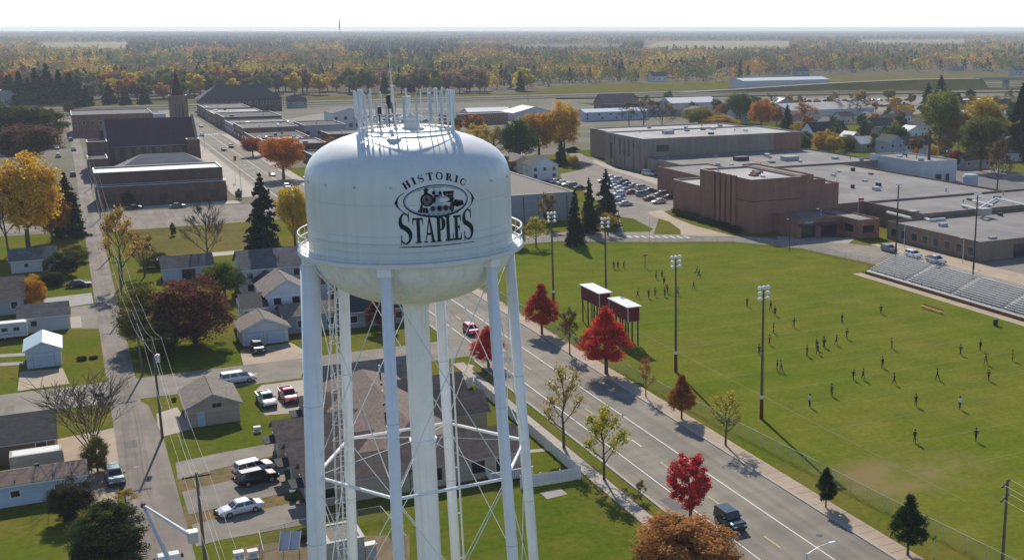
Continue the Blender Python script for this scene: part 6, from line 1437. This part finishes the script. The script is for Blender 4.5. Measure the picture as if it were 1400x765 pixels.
street_lamp(*G(1079, 344), 7.5, R(200), 'short dark lamp post at the field end', .6, 'steel_dark'); street_lamp(*G(1316, 360), 5.5, R(180), 'pale lamp post beside the classroom wing', .5); street_lamp(*G(1236, 338), 5.5, R(180), 'pale lamp post by the grey suv', .5); street_lamp(*G(888, 335), 6.0, R(90), 'slim lamp post by the school drive', .5)
street_lamp(*G(280, 205), 8, 0, 'lamp post on the church side of the main street', 1.5); street_lamp(*G(330, 262), 8, 0, 'lamp post by the clipped dark bush', 1.5)
street_lamp(*G(846, 318), 6, R(90), 'dark lamp post on the grass island', .4, 'steel_dark')
rp = empty('flag_pole', (*G(322, 248), 0), 0, 'flag pole with a red flag by the main street', 'flag'); b = MB(); b.tube((0,0,0),(0,0,9),.06,.04,6); b.build('pole', M['galv'], rp); b = MB(); b.box(.05, .9, -.02, .02, 7.2, 8.8); b.build('flag', M['red_paint'], rp)
mt = empty('radio_mast', (*G(466, 62), 0), 0, 'thin radio mast on the horizon', 'mast'); hm_ = Zat(26, *G(466, 62)); b = MB(); b.tube((0,0,0),(0,0,hm_*.66),1.6,1.3,6); b.build('mast', M['galv'], mt); b = MB(); b.tube((0,0,hm_*.66),(0,0,hm_),2.4,1.8,6); b.build('antenna_head', M['steel_dark'], mt)

# chain-link fences
def chain_fence(pts, h, label, step=3.05):
    o = empty('chain_link_fence', (pts[0][0], pts[0][1], 0), 0, label, 'fence'); ox, oy = pts[0]
    pm = MB(); pm.tube((0,0,0),(0,0,h),.035,n=6); pme = pm.mesh('post', M['galv'])
    for (a, c) in zip(pts, pts[1:]):
        L_ = math.hypot(c[0]-a[0], c[1]-a[1]); n = max(1, round(L_/step))
        b = MB(); b.tube((a[0]-ox, a[1]-oy, h), (c[0]-ox, c[1]-oy, h), .028, n=5); b.build('top_rail', M['galv'], o)
        for i in range(n):
            p = (a[0]+(c[0]-a[0])*i/n-ox, a[1]+(c[1]-a[1])*i/n-oy); q = (a[0]+(c[0]-a[0])*(i+1)/n-ox, a[1]+(c[1]-a[1])*(i+1)/n-oy)
            link('post', pme, o, (p[0], p[1], 0)); b = MB(); b.poly([(p[0],p[1],.05),(q[0],q[1],.05),(q[0],q[1],h),(p[0],p[1],h)]); b.build('mesh_panel', M['chain_link'], o)
chain_fence([(71.9,268),(72.3,194),(72.5,164),(73.5,138),(75.3,112),(76.1,97),(77.3,82),(79,56)], 1.8, 'long chain-link fence between the highway and the sports field')
chain_fence([(80,271.2),(95,271.6),(106.6,271.4),(124.4,260.9),(145.2,250.4),(155.2,235.2),(158.9,211.6)], 1.5, 'chain-link fence curving along the school drive', 4)
x_, y_ = G(362, 772); chain_fence([(x_, y_), (x_ + .3, y_ + 5.2), (x_ + 5.5, y_ + 6.2), (x_ + 13, y_ + 5.8), (x_ + 13.5, y_ - 3)], 1.6, 'small chain-link fence round the tower foot', 2.6)
def picket_fence(pts, h, label):
    o = empty('picket_fence', (pts[0][0], pts[0][1], 0), 0, label, 'fence'); ox, oy = pts[0]
    for (a, c) in zip(pts, pts[1:]):
        L_ = math.hypot(c[0]-a[0], c[1]-a[1]); u = ((c[0]-a[0])/L_, (c[1]-a[1])/L_); ang = math.atan2(u[1], u[0]); loc = (a[0]-ox, a[1]-oy, 0)
        for z in (.25, h-.25): b = MB(); b.box(0, L_, -.02, .02, z, z+.09); b.build('rail', M['trim_white'], o, loc, ang)
        b = MB()
        for i in range(int(L_/.16)): b.box(i*.16+.01, i*.16+.145, -.045, -.022, .06, h - .02)
        q = b.build('pickets', M['trim_white'], o, loc, ang); q['kind'] = 'stuff'
        for i in range(int(L_/2.4)+1): boxpart('post', .12, .12, h + .12, M['trim_white'], o, (loc[0]+u[0]*i*2.4, loc[1]+u[1]*i*2.4, 0), ang)
picket_fence([(42.5,121.8),(49.8,121.4),(50.0,143),(50.1,163)], 1.55, 'white picket fence beside the highway pavement'); picket_fence([(45.5,160.3),(50.0,163.2)], 1.55, 'short white picket fence behind the apartments')

# press boxes on stilts
for (y0, y1, lab) in ((172.7, 180.4, 'dark red press box on stilts next to the large red maple'), (184.6, 192.9, 'dark red press box on stilts behind the stadium light')):
    o = empty('press_box', (81.1, (y0+y1)/2, 0), 0, lab, 'press box', 'press boxes'); d = (y1-y0)/2
    b = MB(); b.box(-1.05, 1.05, -d, d, 4.3, 6.75); b.build('cabin', M['press_red'], o); b = MB(); b.prism([(-1.3,-d-.25),(1.4,-d-.25),(1.4,d+.25),(-1.3,d+.25)], 6.75, 6.9); b.build('roof', M['roof_white'], o)
    for y in (-d, d): b = MB(); b.box(-1.09, -.99, y-.06 if y > 0 else y-.03, y+.03 if y > 0 else y+.06, 4.3, 6.76); b.build('corner_trim', M['trim_white'], o)
    for y in (-d+.3, -d/3, d/3, d-.3):
        for x in (-.9, .9): b = MB(); b.box(x-.1, x+.1, y-.1, y+.1, 0, 4.3); b.build('stilt', M['wood_dark'], o)
    for y in np.linspace(-d+1.2, d-1.2, 4): boxpart('window', .06, 1.2, .8, GLASS, o, (1.08, y, 5.3))
    b = MB(); b.tube((-.9,-d+.3,.4),(-.9,-d/3,3.9),.05,n=4); b.build('brace', M['wood_dark'], o); b = MB(); b.tube((-.9,d/3,.4),(-.9,d-.3,3.9),.05,n=4); b.build('brace', M['wood_dark'], o)
wk = empty('walkway', (81.1, 182.5, 0), 0, 'wooden walkway joining the two press boxes', 'walkway'); b = MB(); b.box(-.7, .7, -2.1, 2.1, 4.15, 4.3); b.build('deck', M['wood_dark'], wk)
for z in (4.8, 5.3): b = MB(); b.box(-.74, -.68, -2.1, 2.1, z, z+.08); b.build('rail', M['press_red'], wk)

# bleachers
bl = empty('bleachers', (151.8, 120, 0), 0, 'long aluminium bleachers with dark aisles facing the field', 'bleachers')
NR = 11; secs = [(0,13.2),(14.4,27.6),(28.8,42),(43.2,56.4),(57.6,70.8),(72,84)]
for (y0, y1) in secs:
    s_ = MB(); s_.box(-.04, .30, 0, y1-y0, 0, .05); sm = s_.mesh('seat_plank', M['plank_alu']); f_ = MB(); f_.box(-.08, .36, 0, y1-y0, 0, .05); fm = f_.mesh('foot_plank', M['plank_alu']); r_ = MB(); r_.box(0, .03, 0, y1-y0, 0, .2); rm_ = r_.mesh('riser_plank', M['plank_alu'])
    for k in range(NR):
        x = 1.4 + k*.66; z = .65 + k*.25; link('seat_plank', sm, bl, (x, y0, z + .36)); link('foot_plank', fm, bl, (x - .36, y0, z))
        link('riser_plank', rm_, bl, (x + .29, y0, z + .04))
for (a, c) in zip(secs, secs[1:]):
    for k in range(NR): boxpart('aisle_step', .6, 1.1, .06, M['galv'], bl, (1.3 + k*.66, (a[1]+c[0])/2, .67 + k*.25))
for i in range(29):
    b = MB(); b.poly([(.9,-.04,0),(.9,.04,0),(.9,.04,.62),(.9,-.04,.62)]); b.tube((1.0,0,.6),(1.2+NR*.66,0,.55+NR*.25),.06,n=4); b.tube((1.2+NR*.66,0,0),(1.2+NR*.66,0,.6+NR*.25),.06,n=4); b.tube((5,0,0),(5,0,2.0),.05,n=4); b.build('support_frame', M['galv'], bl, (0, i*3.0, 0))
b = MB(); b.box(.2, 1.0, 0, 84, .55, .63); b.build('walkway', M['plank_alu'], bl)
b = MB(); b.box(.0, .1, 0, 84, 0, .5); b.build('front_board', M['board_red'], bl)
for z in (1.0, 1.4): b = MB(); b.box(1.0, 1.05, 0, 84, z, z+.06); b.build('front_rail', M['steel_dark'], bl)
for i in range(29): boxpart('rail_post', .05, .05, .9, M['steel_dark'], bl, (1.02, i*3.0, .55))
xb = 1.3 + NR*.66
for z in (.6+NR*.25+.5, .6+NR*.25+1.0): b = MB(); b.tube((xb,0,z),(xb,84,z),.03,n=5); b.build('back_rail', M['galv'], bl)
b = MB(); b.tube((1.0,84.1,1.9),(xb,84.1,.6+NR*.25+1.0),.035,n=5); b.tube((1.0,84.1,1.4),(xb,84.1,.6+NR*.25+.5),.035,n=5); b.build('side_rail', M['steel_dark'], bl)
# bench and bin on the sideline
bn = empty('team_bench', (*G(1274, 425), 0), 0, 'orange team bench on the sideline', 'bench'); b = MB(); b.box(-.2, .2, -3, 3, .42, .48); b.build('seat', M['bench_orange'], bn)
b = MB(); b.box(.26, .32, -3, 3, .6, .95); b.build('backrest', M['bench_orange'], bn)
for y in (-2.6, 0, 2.6):
    for x in (-.15, .2): boxpart('leg', .06, .06, .42, M['steel_dark'], bn, (x, y, 0))
bi = empty('rubbish_bin', (*G(1361, 445), 0), 0, 'black bin beside the bleachers path', 'bin'); b = MB(); b.lathe([(0,0),(.4,0),(.48,1.1),(.52,1.12),(.5,1.2),(0,1.3)], 12); b.build('drum', M['trim_dark'], bi)
b = MB(); b.lathe([(.0,1.3),(.1,1.3),(.08,1.38),(0,1.4)], 8); b.build('lid_knob', M['steel'], bi)
gp = empty('goal_post', (*G(882, 366), 0), 0, 'slender goal post at the far end of the field', 'goal post'); b = MB(); b.tube((0,0,0),(0,0,3.0),.08,n=6); b.build('upright', M['steel_dark'], gp); b = MB(); b.box(-.5, .5, -.03, .03, 2.7, 3.0); b.build('crossbar', M['steel_dark'], gp)
# rolling bins by the apartments, signs
for (px, py, lab) in [(394,655,'dark green rolling bin by the apartment door'),(401,682,'dark green rolling bin behind the silver sedan'),(112,392,'dark rolling bin by the alley hedge'),(118,390,'second dark rolling bin by the alley hedge')]:
    o = empty('rolling_bin', (*G(px, py), 0), 0, lab, 'bin'); b = MB(); loft(b, [[(-.28,-.3,.1),(.28,-.3,.1),(.28,.3,.1),(-.28,.3,.1)],[(-.34,-.36,1.0),(.34,-.36,1.0),(.34,.36,1.0),(-.34,.36,1.0)]]); b.build('body', M['container'], o); b = MB(); b.box(-.36, .36, -.4, .38, 1.0, 1.08); b.build('lid', M['container'], o)
sg = empty('street_sign', (*G(1276, 762), 0), R(30), 'small green sign plate on a post by the fence', 'sign'); b = MB(); b.tube((0,0,0),(0,0,2.3),.04,n=6); b.build('post', M['galv'], sg); b = MB(); b.box(-.45, .45, -.02, .02, 2.0, 2.35); b.build('plate', M['container'], sg)
sg = empty('school_sign', (*G(1183, 320), 0), 0, 'small pale sign before the school entrance', 'sign'); b = MB(); b.box(-1.1, 1.1, -.1, .1, .8, 2.0); b.build('panel', M['siding_tan'], sg)
for x in (-.9, .9): b = MB(); b.box(x-.08, x+.08, -.08, .08, 0, .8); b.build('post', M['wood_dark'], sg)
# flag on the school roof edge
sg = empty('flag_pole', (*G(1172, 322), 0), 0, 'flag pole with a red and white flag at the school entrance', 'flag'); b = MB(); b.tube((0,0,0),(0,0,10.5),.06,.04,6); b.build('pole', M['galv'], sg); b = MB(); b.box(.05, 1.7, -.02, .02, 8.6, 9.7); b.build('flag', M['red_paint'], sg); b = MB(); b.box(.06, 1.68, -.024, .024, 8.95, 9.15); b.build('stripe', M['trim_white'], sg)

# road repairs and manholes
rr3 = random.Random(31)
for i in range(22):
    k = i % 3; x0, y0 = (rr3.uniform(55.2, 66), rr3.uniform(80, 330)) if k == 0 else (rr3.uniform(1.6, 3.6), rr3.uniform(100, 380)) if k == 1 else (rr3.uniform(-14, 50), rr3.uniform(180.5, 187))
    w_, d_ = rr3.uniform(.8, 2.6), rr3.uniform(1.0, 4.5); rect('road_patch', x0, x0 + w_, y0, y0 + d_, .030 if k else .0285, rr3.choice(['asphalt_dark', 'asphalt', 'alley']), 'squarish repair patch in the paving')
for (x0, y0) in ((60, 118), (62.5, 152), (3.2, 150), (4, 210), (22, 185), (-6, 186), (59, 240), (66, 95)):
    b = MB(); b.lathe([(0, .036), (.36, .036), (.38, .03)], 14); tag(b.build('manhole_cover', M['steel_dark'], None, (x0, y0, 0)), 'round dark manhole cover in the paving', 'manhole', 'manhole covers')
# ================================================================== PEOPLE
def person_mesh(name, arms, legs, lean=0.0, crouch=0.0):
    """one continuous skinned body; arms/legs: (elbow/knee swing, hand/foot swing) pairs in radians, left then right"""
    hz = .93 - crouch; V = [(0, 0, hz)]; Ed = []; Rd = [(.145, .11)]
    def add(p, frm, r): V.append(p); Ed.append((frm, len(V)-1)); Rd.append(r if isinstance(r, tuple) else (r, r)); return len(V)-1
    dx = lambda z: math.sin(lean)*z
    waist = add((dx(.15), 0, hz+.16), 0, (.135, .10)); chest = add((dx(.38), 0, hz+.38), waist, (.165, .115)); neckb = add((dx(.52), 0, hz+.51), chest, (.085, .075)); neck = add((dx(.57)+.01, 0, hz+.57), neckb, .055)
    jaw = add((dx(.62)+.02, 0, hz+.645), neck, (.078, .085)); add((dx(.74)+.02, 0, hz+.765), jaw, (.085, .098))
    hands = []
    for s, (a1, a2) in zip((1, -1), arms):
        sh = add((dx(.46), s*.185, hz+.465), chest, .062); e = (V[sh][0]+math.sin(a1)*.29, s*.235, V[sh][2]-math.cos(a1)*.29); el = add(e, sh, .046); h = (e[0]+math.sin(a2)*.25, s*.24, e[2]-math.cos(a2)*.25); w = add(h, el, .034)
        t = (h[0]+math.sin(a2)*.11, s*.235, h[2]-math.cos(a2)*.11); hands.append(h); add(t, w, (.022, .042))
    feet = []
    for s, (a1, a2) in zip((1, -1), legs):
        hp = add((0, s*.095, hz-.06), 0, .095); k = (math.sin(a1)*.43, s*.10, hz-.06-math.cos(a1)*.43); kn = add(k, hp, .065); an = (k[0]+math.sin(a2)*.41, s*.10, k[2]-math.cos(a2)*.41); a = add(an, kn, .042); feet.append(an)
        add((an[0]+.15, s*.11, an[2]-.03), a, (.045, .03))
    me = bpy.data.meshes.new(name); me.from_pydata(V, Ed, []); o = bpy.data.objects.new(name, me); COL.objects.link(o)
    m = o.modifiers.new('skin', 'SKIN'); m.use_smooth_shade = True
    for i, sv_ in enumerate(me.skin_vertices[0].data): sv_.radius = Rd[i]; sv_.use_root = (i == 0)
    ss = o.modifiers.new('sub', 'SUBSURF'); ss.levels = 1; ss.render_levels = 1
    dg = bpy.context.evaluated_depsgraph_get(); dg.update(); out = bpy.data.meshes.new_from_object(o.evaluated_get(dg)); bpy.data.objects.remove(o)
    out.name = name; out.materials.clear()
    for k in ('shirt', 'trousers', 'skin', 'shoe'): out.materials.append(M[k])
    zmin = min(v.co.z for v in out.vertices)
    for v in out.vertices: v.co.z -= zmin
    for p in out.polygons:
        c = p.center; z = c.z + zmin; mi = 0
        if z > hz+.545: mi = 2
        elif min((Vector(h)-Vector((c.x, c.y, z))).length for h in hands) < .10 or any(math.hypot(c.x-h[0], c.y-h[1]) < .13 and z < h[2]+.02 and z > h[2]-.2 for h in hands): mi = 2
        elif z < hz+.04: mi = 1
        if any((Vector(f_)-Vector((c.x-.06, c.y, z))).length < .13 for f_ in feet): mi = 3
        p.material_index = mi
    out.update(); head = Vector((dx(.74)+.02, 0, hz+.765-zmin)); return out, head
POSES = [person_mesh('person', ((.08,.15),(-.08,.1)), ((.05,.0),(-.05,-.02))), person_mesh('person', ((.5,.7),(-.5,-.3)), ((-.35,-.5),(.4,.2)), .06), person_mesh('person', ((.9,2.1),(-.9,.3)), ((-.5,-1.2),(.8,.1)), .2),
         person_mesh('person', ((.3,1.5),(.3,1.4)), ((.06,.0),(-.06,-.02)), .04), person_mesh('person', ((-.6,-.2),(1.6,1.9)), ((.3,.1),(-.3,-.5)), .1)]
b = MB(); b.lathe([(.0, .145), (.06, .135), (.105, .085), (.118, .02), (.108, -.06), (.085, -.09)], 10); HAIR = b.mesh('hair', M['hair'], smooth=True)
PW = ['standing', 'walking', 'running', 'standing with forearms raised', 'throwing']
def person(px, py, pose, color, cn, rz):
    me, head = POSES[pose]; x, y = G(px, py)
    o = link('person', me, None, (x, y, .012), rz, (1.02,)*3 if cn != 'white' else (1.06,)*3, color); tag(o, 'person in %s %s on the sports field' % (cn, PW[pose]), 'person', 'people on the sports field')
    link('hair', HAIR, o, tuple(head)); return o
f = lambda ox, oy: [(ox + a/4, oy + c/4) for a, c in _l]
_l = [(15,160),(38,190),(30,285),(142,255),(405,230),(430,315),(617,180),(265,375),(272,400),(308,365),(372,350),(213,410),(677,370),(625,475),(50,495),(72,495),(466,540),(519,540),(690,565),(926,540),(1052,405),(1160,380),(1190,455),(1205,545),(808,685)]
P1 = f(1050, 384) + [(1250.5,605),(1334,603)]
_l = [(748,95),(783,85),(835,85),(850,68),(905,78),(688,92),(993,45),(1285,140),(1352,405)]; P1 += f(700, 384)
_l = [(557,670),(580,670),(612,668),(788,725),(820,722),(832,758),(1022,715),(1010,700)]; P1 += f(700, 200)
DARKS = [((.014,.015,.02),'black'), ((.03,.03,.034),'charcoal'), ((.02,.028,.05),'navy'), ((.014,.014,.017),'black'), ((.20,.20,.21),'grey'), ((.16,.03,.03),'maroon')]
rp_ = random.Random(4)
for (px, py) in P1:
    c, cn = rp_.choice(DARKS); person(px, py, rp_.choice([0,0,1,1,2,3,4]), c, cn, rp_.uniform(0, 6.28))
for (px, py, pose, c, cn) in [(1107,556,0,(.6,.6,.62),'white'),(1312,559,1,(.62,.62,.6),'white'),(1052,471,1,(.55,.14,.03),'orange'),(1384,493,0,(.50,.08,.05),'red'),(1126,474,1,(.45,.16,.05),'rust'),(1137,541,0,(.10,.10,.11),'grey')]:
    person(px, py, pose, c, cn, rp_.uniform(0, 6.28))
# ================================================================== HAZE
b = MB(); b.box(-9000, 16000, -400, 16000, -1.5, 75)
hz = b.build('haze', None); hz.data.materials.clear()
m = bpy.data.materials.new('haze'); N, L = nt(m); N.remove(N['Principled BSDF']); out = [n for n in N if n.type == 'OUTPUT_MATERIAL'][0]
v = N.new('ShaderNodeVolumePrincipled'); v.inputs['Color'].default_value = (.86, .91, .96, 1); v.inputs['Density'].default_value = 0.00012; v.inputs['Anisotropy'].default_value = 0.0
L.new(v.outputs[0], out.inputs['Volume']); hz.data.materials.append(m); tag(hz, 'thin pale autumn haze over the whole landscape', None, None, 'stuff')
